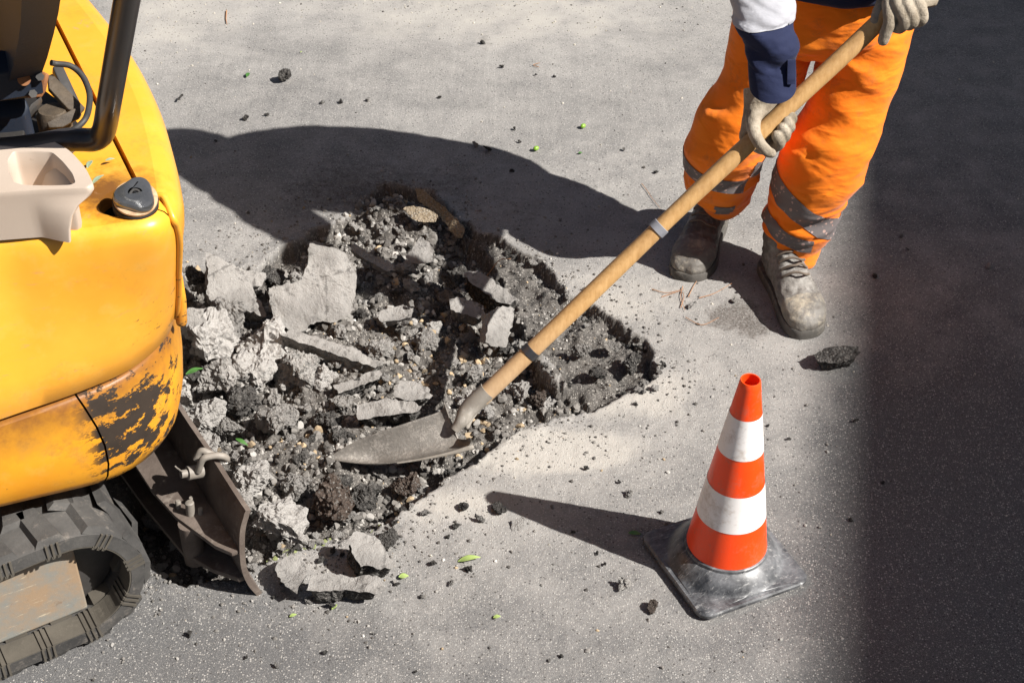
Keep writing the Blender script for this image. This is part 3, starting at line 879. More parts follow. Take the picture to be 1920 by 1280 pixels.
    def skirt(a0, a1, n, name, mat):
        lv = [(1.0, .045), (1.0, .012), (.975, .004), (.90, .0), (.70, -.002), (.50, .0), (.30, .006), (.16, .016), (.07, .030), (.015, .052), (.0, .09), (.05, .16)]
        rings = []
        for f, ins in lv:
            rg = []
            for j in range(n):
                A0, A1 = a0(f), a1(f)
                a = A0 + (A1 - A0) * j / (n - 1)
                g = min(1, max(0, (a - (ac - .24)) / .30)); g = g * g * (3 - 2 * g)
                p = at(a, ins + .034 * g, 0)
                zt = .548 + ZU; q = zb(p.x)
                rg.append(V3((p.x, p.y, q + (zt - q) * f)))
            rings.append(rg)
        return MB().loft(rings, closed=False).build(name, mat, root)
    bulge = lambda f: .030 * math.sin(math.pi * min(1, max(0, 1 - f)) * .8) 
    skirt(lambda f: 0, lambda f: a_sp + bulge(f) - .002, 70, 'side_skirt', M['yellow_paint_worn'])
    skirt(lambda f: a_sp + bulge(f) + .002, lambda f: TOT, 120, 'tail_skirt', M['yellow_paint_worn'])
    # inner body closing everything, near-black for the shade in the seams
    inn = [[at(TOT * j / 120, .045, z) for j in range(121)] for z in (.46, .635)]
    MB().loft(inn, closed=True).build('inner_frame', M['shade_and_neck_black'], root, False)
    # ---- fuel filler
    top = L(254, 371, .926 + ZU); base = V3((hc.x + .004, hc.y + .002, .84 + ZU))
    ax = (top - base).normalized()
    u = ax.cross(V3((0, 1, 0))).normalized(); v = ax.cross(u)
    def dsk(p, r, n=40, lob=0.0, ph=0.0):
        return [p + u * (r * (1 + lob * math.cos(3 * a + ph)) * math.cos(a)) + v * (r * (1 + lob * math.cos(3 * a + ph)) * math.sin(a)) for a in [2 * math.pi * k / n for k in range(n)]]
    MB().loft([dsk(base, .035), dsk(top - ax * .028, .036), dsk(top - ax * .026, .039), dsk(top - ax * .008, .039), dsk(top - ax * .006, .037)]).build('filler_neck', M['shade_and_neck_black'], root)
    cap = empty('fuel_cap'); cap.parent = root
    MB().loft([dsk(top - ax * .004, .0375), dsk(top, .0375), dsk(top + ax * .001, .036), dsk(top + ax * .0015, .02)]).build('gasket', M['oily_paper'], cap)
    MB().loft([dsk(top + ax * .002, .0335, 60, .13, .6), dsk(top + ax * .010, .0335, 60, .13, .6), dsk(top + ax * .014, .031, 60, .13, .6), dsk(top + ax * .016, .022, 60, .05, .6), dsk(top + ax * .0155, .012), dsk(top + ax * .012, .010)]).build('cap_knob', M['cap_chrome'], cap)
    MB().loft([dsk(top + ax * .011, .009), dsk(top + ax * .0145, .009), dsk(top + ax * .0145, .006), dsk(top + ax * .012, .005)]).build('lock', M['dirty_metal'], cap)
    # ---- beige console with a pocket
    def con_z(x, y, z): return P(x, y, z)
    zt = .995
    def l2(px, py, z): return L(px, py, z + ZU)
    top_o = [l2(-260, 320, zt), l2(-260, 255, zt), l2(0, 258, zt), l2(92, 259, zt), l2(132, 281, zt), l2(160, 312, zt), l2(176, 345, zt), l2(166, 352, zt), l2(140, 354, zt), l2(60, 357, zt), l2(-60, 366, zt), l2(-260, 390, zt)]
    def rnd_loop(pts, n=5): 
        q = pts + pts[:1]
        return [p for i in range(len(pts)) for p in [pts[i].lerp(pts[(i + 1) % len(pts)], k / n) for k in range(n)]]
    def smooth_loop(pts, it=2):
        for _ in range(it):
            n = len(pts); pts = [(pts[i - 1] + pts[i] * 2 + pts[(i + 1) % n]) / 4 for i in range(n)]
        return pts
    N = 8
    tl = smooth_loop(rnd_loop(top_o, N), 4)
    cen = sum(tl, V3()) / len(tl)
    pk_o = [l2(14, 300, zt), l2(24, 284, zt), l2(60, 283, zt), l2(98, 285, zt), l2(118, 303, zt), l2(136, 325, zt), l2(142, 342, zt), l2(132, 347, zt), l2(90, 348, zt), l2(45, 347, zt), l2(26, 342, zt), l2(16, 322, zt)]
    pk = smooth_loop(rnd_loop(pk_o, N), 3)
    def shift(loop, dz, sc=1.0, off=V3((0, 0, 0))):
        c = sum(loop, V3()) / len(loop)
        return [V3((c.x + (p.x - c.x) * sc + off.x, c.y + (p.y - c.y) * sc + off.y, p.z + dz)) for p in loop]
    # bottom rim: vertical wall down to the deck, front flares slightly
    m = MB()
    smax = max(p.x for p in tl)
    def rx(loop, k): return [V3((p.x if p.x < smax - .10 else smax - .10 + (p.x - smax + .10) * k, p.y, p.z)) for p in loop]
    body_r = [rx(shift(tl, -.093), .42), rx(shift(tl, -.070), .46), rx(shift(tl, -.045), .56), rx(shift(tl, -.028), .72), rx(shift(tl, -.018), .93), shift(tl, -.009, 1.004), shift(tl, -.003, 1.0), shift(tl, 0, .985)]
    ring_pk = [pk, shift(pk, -.003, .975), shift(pk, -.03, .965), shift(pk, -.082, .95), shift(pk, -.094, .90), shift(pk, -.096, .4)]
    m.loft(body_r, True, False, False)
    # bridge top ring to pocket by triangle fill
    con = m.mesh()
    bm = bmesh.new(); bm.from_mesh(con)
    vs = [bm.verts.new(p) for p in body_r[-1]]; e1 = [bm.edges.new((vs[i], vs[(i + 1) % len(vs)])) for i in range(len(vs))]
    ws = [bm.verts.new(p) for p in pk]; e2 = [bm.edges.new((ws[i], ws[(i + 1) % len(ws)])) for i in range(len(ws))]
    bmesh.ops.triangle_fill(bm, use_beauty=True, edges=e1 + e2)
    bm.to_mesh(con); bm.free()
    mm = MB().loft(ring_pk, True, False, True).mesh()
    bm = bmesh.new(); bm.from_mesh(con); bm.from_mesh(mm)
    bmesh.ops.remove_doubles(bm, verts=bm.verts, dist=.0004)
    bmesh.ops.recalc_face_normals(bm, faces=bm.faces)
    bm.to_mesh(con); bm.free()
    co_ = link('console', con, M['beige_plastic'], root, True); autosmooth(con, .9)
    # ---- roll bar
    zc = .985
    b0 = [l2(-60, 285, zc), l2(40, 277, zc), l2(120, 263, zc), l2(152, 262, zc), l2(176, 262, zc + .003), l2(191, 252, zc + .016), l2(198, 232, zc + .045), l2(205, 190, zc + .11)]
    pb = l2(238, 0, 1.32); pt_ = pb + (pb - b0[-1]) * 1.4
    cm = catmull(b0 + [b0[-1].lerp(pb, .35), b0[-1].lerp(pb, .7), pb, pt_], 6)
    m = MB().tube(cm, .0205, 24)
    m.build('roll_bar', M['black_paint'], root)
    for o_, k_ in ((1, 1),):
        hp = b0[-1].lerp(pb, .28); dd = (pb - b0[-1]).normalized()
        view = (world2loc(EYE) - hp).normalized(); sd_ = dd.cross(view).normalized()
        fr = Matrix((sd_, dd, view)).transposed()
        MB().box(hp + view * .019 + sd_ * -.003, (.009, .026, .007), fr).build('latch_plate', M['black_paint'], root, bevel=.004)
    # ---- seat and lever console
    def slab_px(pts, z0, z1, mat, name, thick, parent=root, bevel=.006, away=None):
        w = [l2(a, b, c) for a, b, c in pts]
        nn = V3()
        for i in range(len(w)): nn += w[i].cross(w[(i + 1) % len(w)])
        nn = (w[1] - w[0]).cross(w[2] - w[0]).normalized()
        vw = (world2loc(EYE) - w[0]).normalized()
        if nn.dot(vw) < 0: nn = -nn
        bck = [p - nn * thick for p in w]
        return MB().loft([w, bck]).build(name, mat, parent, bevel=bevel, seg=3)
    # seat back: curved shell seen from behind
    rows = []
    for k, (pxr, pyr, zz, wd) in enumerate(((78, 172, 1.02, .20), (92, 140, 1.08, .24), (105, 105, 1.15, .27), (118, 60, 1.24, .29), (128, 20, 1.33, .30), (137, -30, 1.44, .29), (138, -70, 1.52, .25))):
        e = l2(pxr, pyr, zz)
        rw = []
        for j in range(13):
            f = j / 12
            rw.append(V3((e.x - .015 - .075 * math.sin(math.pi * (.5 + .5 * f)) * 0 - .05 * (1 - math.cos(f * math.pi * .5)) * 0 - .22 * f * .15 + .035 * math.sin(math.pi * f), e.y + (.02 - e.y) * f, e.z)))
        rows.append(rw)
    back = [[p + V3((-.055, .006 if j == 0 else 0, 0)) for j, p in enumerate(r_)] for r_ in rows]
    m = MB()
    allr = [r_ + b_[::-1] for r_, b_ in zip(rows, back)]
    m.loft(allr, True, True, True)
    seat = m.build('seat_back', M['vinyl'], root)
    slab_px([(-120, 110, 1.13), (-10, 93, 1.13), (50, 100, 1.13), (70, 112, 1.12), (72, 127, 1.105), (-10, 140, 1.105), (-120, 158, 1.105)], 0, 0, M['vinyl'], 'arm_rest', .05, bevel=.008)
    slab_px([(-120, 160, 1.10), (0, 141, 1.10), (70, 129, 1.10), (68, 164, 1.06), (0, 171, 1.06), (-120, 186, 1.06)], 0, 0, M['dirty_metal'], 'arm_plate', .02, bevel=.004)
    bl = slab_px([(74, 133, 1.085), (86, 139, 1.085), (80, 170, 1.06), (72, 182, 1.05), (50, 184, 1.05), (46, 176, 1.055)], 0, 0, M['rust'], 'hinge_plate', .008, bevel=.002)
    for (px_, py_, zz) in ((75, 144, 1.09), (62, 176, 1.065)):
        p = l2(px_, py_, zz); vw = (world2loc(EYE) - p).normalized()
        MB().tube([p - vw * .01, p + vw * .005], .0075, 6).build('bolt', M['dirty_metal'], root, False)
    p = l2(45, 149, 1.088); vw = (world2loc(EYE) - p).normalized()
    MB().tube([p - vw * .01, p + vw * .004, p + vw * .0045], [.011, .011, .008], 24).build('rust_plug', M['rust'], root)
    slab_px([(-120, 190, 1.03), (0, 172, 1.03), (45, 176, 1.03), (56, 200, 1.01), (46, 216, 1.0), (-10, 221, 1.0), (-120, 230, 1.0)], 0, 0, M['vinyl'], 'seat_base', .07, bevel=.01)
    slab_px([(-120, 232, .985), (0, 220, .985), (47, 218, .985), (45, 262, .96), (-120, 270, .96)], 0, 0, M['shade_and_neck_black'], 'seat_shade_box', .05, bevel=.004)  # near-black colour paints the shade below the seat
    slab_px([(46, 216, 1.0), (60, 196, 1.0), (78, 180, 1.0), (70, 200, .98), (56, 216, .97), (50, 222, .97)], 0, 0, M['dirty_metal'], 'bracket', .01, bevel=.002)
    slab_px([(40, 175, .925), (78, 165, .925), (112, 190, .925), (150, 235, .925), (156, 262, .925), (40, 266, .925)], 0, 0, M['shade_and_neck_black'], 'deck_shade_plate', .01, bevel=.002)  # added near-black plate, paints shade over the deck behind the levers
    # brown lever mount and its arms
    p = l2(100, 216, .975)
    MB().tube([p + V3((0, 0, -.07)), p + V3((0, 0, .0)), p + V3((0, 0, .012))], [.030, .030, .024], 24).build('lever_mount', M['brown_grease'], root)
    slab_px([(90, 142, 1.03), (98, 138, 1.03), (160, 202, .985), (150, 212, .985), (128, 205, .99), (92, 165, 1.02)], 0, 0, M['brown_grease'], 'lever_arm', .010, bevel=.002)
    slab_px([(88, 230, .99), (140, 203, .995), (154, 214, .985), (150, 221, .98), (118, 238, .98), (92, 240, .98)], 0, 0, M['brown_grease'], 'lever_plate', .008, bevel=.002)
    slab_px([(98, 125, .99), (116, 118, .99), (152, 195, .95), (138, 196, .95), (120, 172, .97)], 0, 0, M['dirty_metal'], 'strut', .02, bevel=.004)
    hp_ = [(96, 118, 1.06), (106, 120, 1.055), (130, 123, 1.05), (148, 135, 1.04), (160, 152, 1.03), (168, 178, 1.02), (166, 206, 1.012), (158, 226, 1.008), (140, 242, 1.0), (120, 251, .995), (95, 254, .99)]
    cm = catmull([l2(*h_) for h_ in hp_], 6)
    MB().tube(cm, .0055, 12).build('hose', M['hose_rubber'], root)
    # ---- undercarriage: tracks
    Ro, cs, cz = .1700, .3240, .1705
    def loop(off, n_arc=28, s_back=-1.15):
        """closed path of the belt's outer line shifted inwards by off -> list (s, z, ns, nz)"""
        r = Ro - off; o = []
        for k in range(46):
            s = s_back + (cs - s_back) * k / 46; o.append((s, cz - r, 0, -1))
        for k in range(n_arc):
            a = -math.pi / 2 + math.pi * k / n_arc; o.append((cs + r * math.cos(a), cz + r * math.sin(a), math.cos(a), math.sin(a)))
        for k in range(46):
            s = cs - (cs - s_back) * k / 46; sag = -.006 * math.sin(math.pi * k / 12) ** 2
            o.append((s, cz + r + sag, 0, 1))
        for k in range(n_arc):
            a = math.pi / 2 + math.pi * k / n_arc; o.append((s_back + r * math.cos(a), cz + r * math.sin(a), math.cos(a), math.sin(a)))
        return o
    def track(t0, t1, sgn):
        tr = empty('track'); tr.parent = root
        o0, o1, i1 = loop(.020), loop(.024), loop(.052)
        rings = []
        for a, b, c in zip(o0, o1, i1):
            rings.append([V3((b[0], t0 + .002, b[1])), V3((a[0], t0 + .010, a[1])), V3((a[0], t1 - .010, a[1])), V3((b[0], t1 - .002, b[1])),
                          V3((c[0], t1, c[1])), V3((c[0], t1 - .05, c[1])), V3((c[0], t0 + .05, c[1])), V3((c[0], t0, c[1]))])
        m = MB().loft(rings, True, False, False, cyc=True)
        # tread lugs on the outside, alternating halves
        path = o0; d = 0; nxt = .03; idx_ = 0
        tm = (t0 + t1) / 2
        for k in range(len(path)):
            a, b = path[k], path[(k + 1) % len(path)]
            seg = math.hypot(b[0] - a[0], b[1] - a[1])
            while nxt <= d + seg:
                f = (nxt - d) / seg
                c = V3((a[0] + (b[0] - a[0]) * f, 0, a[1] + (b[1] - a[1]) * f))
                nn = V3((a[2] + (b[2] - a[2]) * f, 0, a[3] + (b[3] - a[3]) * f)).normalized()
                tg = V3((-nn.z, 0, nn.x))
                for h_ in (0, 1):
                    ta, tb = (t0 + .003, tm + .02) if h_ == 0 else (tm - .02, t1 - .003)
                    sh = .0 if h_ == 0 else .045
                    w0, w1 = .031, .021
                    skew = .018 * (1 if h_ == 0 else -1)
                    lo = [c + tg * (sh - w0) + V3((0, ta, 0)), c + tg * (sh + w0) + V3((0, ta, 0)), c + tg * (sh + w0 * .8 + skew) + V3((0, tb, 0)), c + tg * (sh - w0 * .8 + skew) + V3((0, tb, 0))]
                    hi = [c + tg * (sh - w1) + V3((0, ta + .006, 0)), c + tg * (sh + w1) + V3((0, ta + .006, 0)), c + tg * (sh + w1 * .8 + skew) + V3((0, tb - .012, 0)), c + tg * (sh - w1 * .8 + skew) + V3((0, tb - .012, 0))]
                    m.loft([[q - nn * .004 for q in lo], [q + nn * .0105 for q in hi]], True, False, True)
                idx_ += 1; nxt += .092
            d += seg
        belt = m.build('belt', M['track_rubber'], tr, smooth=True)
        # inner face wear strip with triple ribs
        m = MB(); path = loop(.0525); d = 0; nxt = .02
        rg = [[V3((c[0], t0 + .001, c[1])), V3((c[0], t0 + .001, c[1])) - V3((c[2], 0, c[3])) * .003, V3((c[0], t0 + .052, c[1])) - V3((c[2], 0, c[3])) * .003, V3((c[0], t0 + .052, c[1]))] for c in path]
        m.loft(rg, True, False, False, cyc=True)
        for k in range(len(path)):
            a, b = path[k], path[(k + 1) % len(path)]
            seg = math.hypot(b[0] - a[0], b[1] - a[1])
            while nxt <= d + seg:
                f = (nxt - d) / seg
                nn = V3((a[2] + (b[2] - a[2]) * f, 0, a[3] + (b[3] - a[3]) * f)).normalized(); tg = V3((-nn.z, 0, nn.x))
                c = V3((a[0] + (b[0] - a[0]) * f, t0, a[1] + (b[1] - a[1]) * f)) - nn * .003
                for q in (-.011, 0, .011):
                    fr = Matrix((tg, V3((0, 1, 0)), nn)).transposed()
                    m.box(c + tg * q + V3((0, .0255, 0)) + tg * .002, (.0028, .027, .0036), fr)
                    m.box(c + tg * q + V3((0, -.0005, 0)) + nn * .017, (.0022, .0022, .017), fr)
                # metal core lugs beside the frame
                fr = Matrix((tg, V3((0, 1, 0)), nn)).transposed()
                m.box(c + tg * .046 + V3((0, .070, 0)) - nn * .006, (.022, .014, .010), fr)
                nxt += .092
            d += seg
        m.build('belt_inner', M['track_rubber_inner'], tr, smooth=False)
        # frame box between the runs
        q = MB()
        ta, tb = t0 + .050, t1 - .050
        prof_ = [(-1.0, .066), (.352, .066), (.352, .240), (.335, .250), (.25, .259), (-.1, .262), (-1.0, .262)]
        q.loft([[V3((s, ta, z)) for s, z in prof_], [V3((s, tb, z)) for s, z in prof_]])
        q.build('track_frame', M['scratched_steel'], tr, False, bevel=.004)
        # idler wheel
        MB().tube([(cs, t0 + .075, cz), (cs, t0 + .080, cz), (cs, t1 - .080, cz), (cs, t1 - .075, cz)], [.085, .108, .108, .085], 32).build('idler', M['dirty_metal'], tr)
    track(-.722, -.530, 1)
    track(.530, .722, -1)
    MB().box((-.3, 0, .22), (.55, .46, .10)).build('car_body', M['dirty_metal'], root, False)
    MB().tube([(-.2, 0, .31), (-.2, 0, .41)], .30, 40).build('slew_ring', M['dirty_metal'], root)
    # ---- dozer blade
    bd = empty('dozer_blade'); bd.parent = root
    ta, tb = -.762, .762
    pf = catmull([V3((.6845, 0, .001)), V3((.668, 0, .045)), V3((.660, 0, .095)), V3((.662, 0, .15)), V3((.670, 0, .205)), V3((.687, 0, .250))], 8)
    rings = []
    nT = 40
    for j in range(nT + 1):
        t = ta + (tb - ta) * j / nT
        fr_ = []; bk = []
        for i, p in enumerate(pf):
            d = (pf[min(i + 1, len(pf) - 1)] - pf[max(i - 1, 0)]).normalized(); nn = V3((d.z, 0, -d.x))
            wob = .0022 * math.sin(t * 23 + i) * (i > len(pf) - 4)
            fr_.append(V3((p.x, t, p.z + wob)) + nn * .006); bk.append(V3((p.x, t, p.z + wob)) - nn * .006)
        rings.append(fr_ + bk[::-1])
    MB().loft(rings).build('plate', M['blade_steel'], bd)
    def rib(pts, z, th, name):
        a = [V3((s, t, z)) for s, t in pts]; b = [p - V3((0, 0, th)) for p in a]
        return MB().loft([a, b]).build(name, M['blade_steel'], bd, bevel=.004)
    rib([(.662, -.758), (.640, -.758), (.618, -.72), (.580, -.60), (.565, -.50), (.56, -.30), (.56, .30), (.565, .5), (.58, .60), (.640, .758), (.662, .758)], .148, .012, 'upper_rib')
    rib([(.668, -.752), (.648, -.752), (.612, -.70), (.575, -.62), (.555, -.45), (.545, -.30), (.545, .30), (.555, .45), (.612, .70), (.648, .752), (.668, .752)], .062, .014, 'lower_rib')
    MB().tube([(.600, -.625, .140), (.600, -.625, .03)], .024, 20).build('pivot_boss', M['blade_steel'], bd)
    for (a, b, h_, r_) in ((.610, -.610, .030, .0095), (.622, -.585, .016, .006), (.595, -.578, .014, .006), (.628, -.62, .012, .005)):
        MB().tube([(a, b, .146), (a + .002, b, .150 + h_), (a + .002, b, .1525 + h_)], [r_, r_, r_ * .7], 10).build('bolt', M['pin_steel'], bd)
    for t in (-.22, .22):
        MB().loft([[V3((.56, t - .035, .14)), V3((.56, t + .035, .14)), V3((.56, t + .035, .07)), V3((.56, t - .035, .07))],
                   [V3((.1, t - .03, .22)), V3((.1, t + .03, .22)), V3((.1, t + .03, .13)), V3((.1, t - .03, .13))]]).build('push_arm', M['dirty_metal'], bd, False)
    # shackle over the blade's top edge
    c = V3((.648, -.575, .222))
    m = MB().tube([c + V3((-.020, 0, .006)), c + V3((.012, 0, -.002))], .015, 16)
    m.tube([c + V3((-.034, .0, .010)), c + V3((-.018, 0, .006))], .009, 10)
    m.build('shackle_pin', M['pin_steel'], bd)
    sp = catmull([c + V3((.000, -.012, .012)), c + V3((.012, -.018, .045)), c + V3((.032, -.024, .050)), c + V3((.052, -.030, .044)), c + V3((.060, -.027, .030)), c + V3((.052, -.016, .028)), c + V3((.036, -.004, .036)), c + V3((.020, .008, .044)), c + V3((.006, .012, .024))], 6)
    MB().tube(sp, .0075, 10).build('shackle', M['pin_steel'], bd)
    m = MB()
    for dz, dy in ((.012, .006), (.018, -.004)):
        m.tube([c + V3((-.024, 0, .006)), c + V3((-.034, dy, .006 + dz)), c + V3((-.040, dy * 2, .008 + dz * 1.6))], .0016, 6)
    m.build('cotter_pin', M['pin_steel'], bd)
    return root
excavator = make_excavator()
# ------------------------------------------------------------------ shovel
HA, HB = P(880, 765, .09), P(1690, 0, .93)
HD = (HB - HA).normalized()
def make_shovel():
    root = empty('shovel', HA)
    tag(root, 'long wooden handled pointed steel shovel held by the person, its blade in the rubble', 'shovel')
    def w(p): return Vector(p) - HA
    bend = HD.cross(Vector((0, 0, 1))).normalized()
    pts = []; rad = []
    for k in range(41):
        f = .03 + (1.045 - .03) * k / 40
        p = HA + (HB - HA) * f + bend * (.006 * math.sin(f * 9) * .4) - Vector((0, 0, 1)) * (.004 * math.exp(-f * 12))
        pts.append(w(p)); rad.append(.0192 + .0006 * math.sin(f * 23) + (.0008 if f < .3 else 0))
    rad[-1] = .012; rad[-2] = .018
    MB().tube(pts, rad, 28).build('handle', M['wood'], root)
    for f, mt in ((.455, 'grey_tape'), (.148, 'black_tape')):
        p = HA + (HB - HA) * f + bend * (.006 * math.sin(f * 9) * .4) - Vector((0, 0, 1)) * (.004 * math.exp(-f * 12))
        MB().tube([w(p - HD * .010), w(p - HD * .009), w(p + HD * .009), w(p + HD * .010)], [.0203, .0217, .0217, .0203], 28).build('tape_band', M[mt], root)
    # socket
    eg = catmull([w(p) for p in (P(745, 868, .012), P(800, 859, .022), P(850, 848, .031), P(884, 838, .040))], 5)
    MB().capsule(eg, list(np.linspace(.0018, .0062, len(eg))), 8).build('blade_edge', M['dusty_socket'], root)
    nk = P(852, 806, .052); s0 = HA + (HB - HA) * .045; s1 = HA + (HB - HA) * .0; s2 = P(866, 788, .070)
    so = catmull([w(s0), w(s1), w(s2), w(nk)], 6)
    rr = [.0222, .0222, .0222, .0222, .022, .0218, .0215, .021, .0205, .02, .0192, .018, .0168, .0155, .0142, .013, .012, .0115, .011]
    MB().tube(so, rr[:len(so)], 20).build('socket', M['dusty_socket'], root)
    fo = catmull([w(P(918, 752, .075)), w(P(900, 764, .066)), w(P(885, 782, .058)), w(P(876, 800, .050))], 5)
    MB().capsule(fo, [.006] * len(fo), 8).build('socket_fold', M['dusty_socket'], root)
    U = catmull([P(615, 857, .000), P(652, 834, .022), P(700, 813, .042), P(762, 792, .060), P(822, 772, .074)], 6)
    Lw = catmull([P(615, 860, .000), P(665, 867, .006), P(725, 868, .012), P(805, 857, .024), P(872, 841, .036)], 6)
    n = len(U); rows = []
    NV = 20
    for i in range(n):
        f = i / (n - 1)
        d = .034 * min(1, f * 2.2)
        mid = (U[i] + Lw[i]) / 2 - Vector((0, 0, 1)) * d
        rows.append([U[i] * ((1 - t) * (1 - 2 * t)) + mid * (4 * t * (1 - t)) + Lw[i] * (t * (2 * t - 1)) for t in [j / NV for j in range(NV + 1)]])
    ax = (rows[-1][NV // 2] - rows[-4][NV // 2]).normalized()
    last = rows[-1]
    def lift(k, up):
        return [p + ax * k + Vector((0, 0, up * (abs(2 * j / NV - 1) ** .6))) for j, p in enumerate(last)]
    rows += [lift(.007, .003), lift(.014, .011), lift(.017, .022), lift(.012, .032)]
    m = MB().loft([[w(p) for p in r] for r in rows], closed=False).mesh()
    m = evaluated(m, [('SOLIDIFY', dict(thickness=.0028, offset=0)), ('SUBSURF', dict(levels=1))])
    link('blade', m, M['shovel_steel'], root, True)
    return root
make_shovel()

# ------------------------------------------------------------------ the worker
def ellring(c, hx, hy, n=28):
    """ring from half vectors"""
    return [c + hx * math.cos(2 * math.pi * j / n) + hy * math.sin(2 * math.pi * j / n) for j in range(n)]
def band_from(src, planes, name, mat, parent, off=.0016, keep=None):
    """cut a strip out of a garment between planes (point, normal pointing to the kept side)"""
    bm = bmesh.new(); bm.from_mesh(src)
    for p, n in planes:
        bmesh.ops.bisect_plane(bm, geom=bm.verts[:] + bm.edges[:] + bm.faces[:], dist=1e-6, plane_co=p, plane_no=n, clear_inner=True)
    if keep:
        bmesh.ops.delete(bm, geom=[f for f in bm.faces if not keep(f.calc_center_median())], context='FACES')
    bm.normal_update()
    for v in bm.verts: v.co += v.normal * off
    mm = bpy.data.meshes.new(name); bm.to_mesh(mm); bm.free()
    return link(name, mm, mat, parent, True)

def make_person():
    org = Vector((.66, 3.42, 0))
    root = empty('person', org)
    tag(root, 'worker in orange trousers and navy jacket bending over a shovel', 'person')
    V = Vector
    def w(p): return V(p) - org
    # ---------- trousers
    def rings(lst, dep=.95):
        out = []
        for (l, r, y, *k) in lst:
            a, b = PY(l[0], l[1], y), PY(r[0], r[1], y)
            c = (a + b) / 2; hx = (b - a) / 2
            dd = k[0] if k else dep
            hy = V((0, 1, .12)).normalized() * hx.length * dd
            out.append(ellring(w(c), hx, hy))
        return out
    mb = MB()
    legL = [((1560, 30), (1712, 30), 3.43, 1.05), ((1541, 95), (1697, 97), 3.415, 1.02), ((1528, 150), (1682, 143), 3.395), ((1512, 205), (1662, 190), 3.375), ((1492, 240), (1646, 240), 3.36), ((1472, 275), (1630, 283), 3.35), ((1460, 308), (1614, 326), 3.345),
            ((1450, 340), (1588, 360), 3.345), ((1443, 368), (1570, 392), 3.35, .92), ((1440, 392), (1562, 418), 3.35, .92), ((1437, 415), (1550, 437), 3.35, .92), ((1436, 435), (1538, 455), 3.35, .92), ((1438, 452), (1531, 474), 3.35, .95), ((1440, 462), (1527, 488), 3.35, .95)]
    legR = [((1380, 25), (1530, 30), 3.45, 1.0), ((1368, 90), (1518, 90), 3.44, 1.0), ((1358, 134), (1508, 135), 3.42), ((1338, 180), (1495, 165), 3.405), ((1313, 215), (1475, 200), 3.395), ((1297, 247), (1455, 232), 3.39), ((1287, 278), (1438, 268), 3.395),
            ((1287, 306), (1424, 296), 3.42), ((1288, 330), (1419, 320), 3.44), ((1293, 350), (1414, 342), 3.465), ((1309, 368), (1403, 360), 3.485), ((1316, 378), (1390, 378), 3.495, 1.05), ((1320, 385), (1380, 389), 3.50, 1.1)]
    mb.loft(rings(legL)); mb.loft(rings(legR))
    pel = [(w((.757, 3.435, .655)), .19, .10), (w((.758, 3.44, .70)), .212, .135), (w((.765, 3.445, .78)), .212, .155), (w((.770, 3.44, .88)), .20, .150), (w((.770, 3.43, .98)), .185, .135)]
    mb.loft([ellring(c, V((a, 0, 0)), V((0, b, 0))) for c, a, b in pel])
    m = fuse(mb, .0065, 5, .5)
    co = get_co(m); no = get_no(m)
    wp = co + np.array(org)
    def rot(p, ang):
        c_, s_ = math.cos(ang), math.sin(ang)
        return np.stack([p[:, 0] * c_ + p[:, 2] * s_, p[:, 1], -p[:, 0] * s_ + p[:, 2] * c_], 1)
    right = wp[:, 0] > .60 + (wp[:, 2] - .3) * .18
    kneeL = np.exp(-((wp[:, 2] - .42) / .10) ** 2); ank = np.exp(-((wp[:, 2] - .20) / .09) ** 2); up = np.exp(-((wp[:, 2] - .66) / .10) ** 2)
    q1 = rot(wp, .50); q2 = rot(wp, -.55); q3 = rot(wp, .08)
    f1 = 1 - np.abs(fbm(q1 * [4.5, 4.5, 13], 1, 2, 301)) * 2.4
    f2 = 1 - np.abs(fbm(q2 * [4.5, 4.5, 12], 1, 2, 311)) * 2.4
    f3 = 1 - np.abs(fbm(q3 * [6, 6, 24], 1, 2, 321)) * 2.4
    d = .0082 * f1 * (.35 + .7 * kneeL) + .0078 * f2 * (.35 + .5 * up) + .0105 * f3 * ank + .004 * fbm(wp, 7, 3, 331)
    # a few deliberate folds, as ridges along lines on the cloth (world points)
    def ridge(a, b, amp, wd):
        a, b = np.array(a), np.array(b); e = b - a
        t = np.clip(((wp - a) @ e) / (e @ e), 0, 1)
        return amp * np.exp(-(np.linalg.norm(wp - a - t[:, None] * e, axis=1) / wd) ** 2) * (.4 + .6 * np.sin(np.pi * np.clip(t, .08, .92)))
    def wpz(px, py, y, dy): p = PY(px, py, y); return (p.x, p.y - dy, p.z)
    d += ridge(wpz(1535, 285, 3.345, .07), wpz(1610, 335, 3.345, .02), .012, .014)
    d -= ridge(wpz(1515, 262, 3.355, .07), wpz(1628, 270, 3.355, .03), .010, .016)
    d += ridge(wpz(1560, 415, 3.35, .0), wpz(1455, 360, 3.35, .05), .011, .012)
    d -= ridge(wpz(1545, 432, 3.35, .03), wpz(1440, 385, 3.35, .05), .010, .010)
    d += ridge(wpz(1330, 205, 3.40, .03), wpz(1400, 200, 3.40, .08), .011, .013)
    d -= ridge(wpz(1335, 188, 3.40, .03), wpz(1420, 178, 3.40, .07), .011, .014)
    d += ridge(wpz(1295, 325, 3.43, .04), wpz(1415, 318, 3.43, .04), .012, .012)
    d -= ridge(wpz(1295, 345, 3.45, .04), wpz(1405, 352, 3.45, .04), .011, .010)
    d += ridge(wpz(1440, 470, 3.35, .04), wpz(1528, 480, 3.35, .04), .006, .008)
    d += ridge(wpz(1530, 75, 3.40, .05), wpz(1440, 130, 3.40, .08), .008, .012) + ridge(wpz(1535, 75, 3.40, .06), wpz(1640, 120, 3.40, .09), .008, .012)
    set_co(m, co + no * d[:, None])
    m = evaluated(m, [('SMOOTH', dict(iterations=1, factor=.3))])
    tr = link('trousers', m, M['orange_fabric'], root, True)
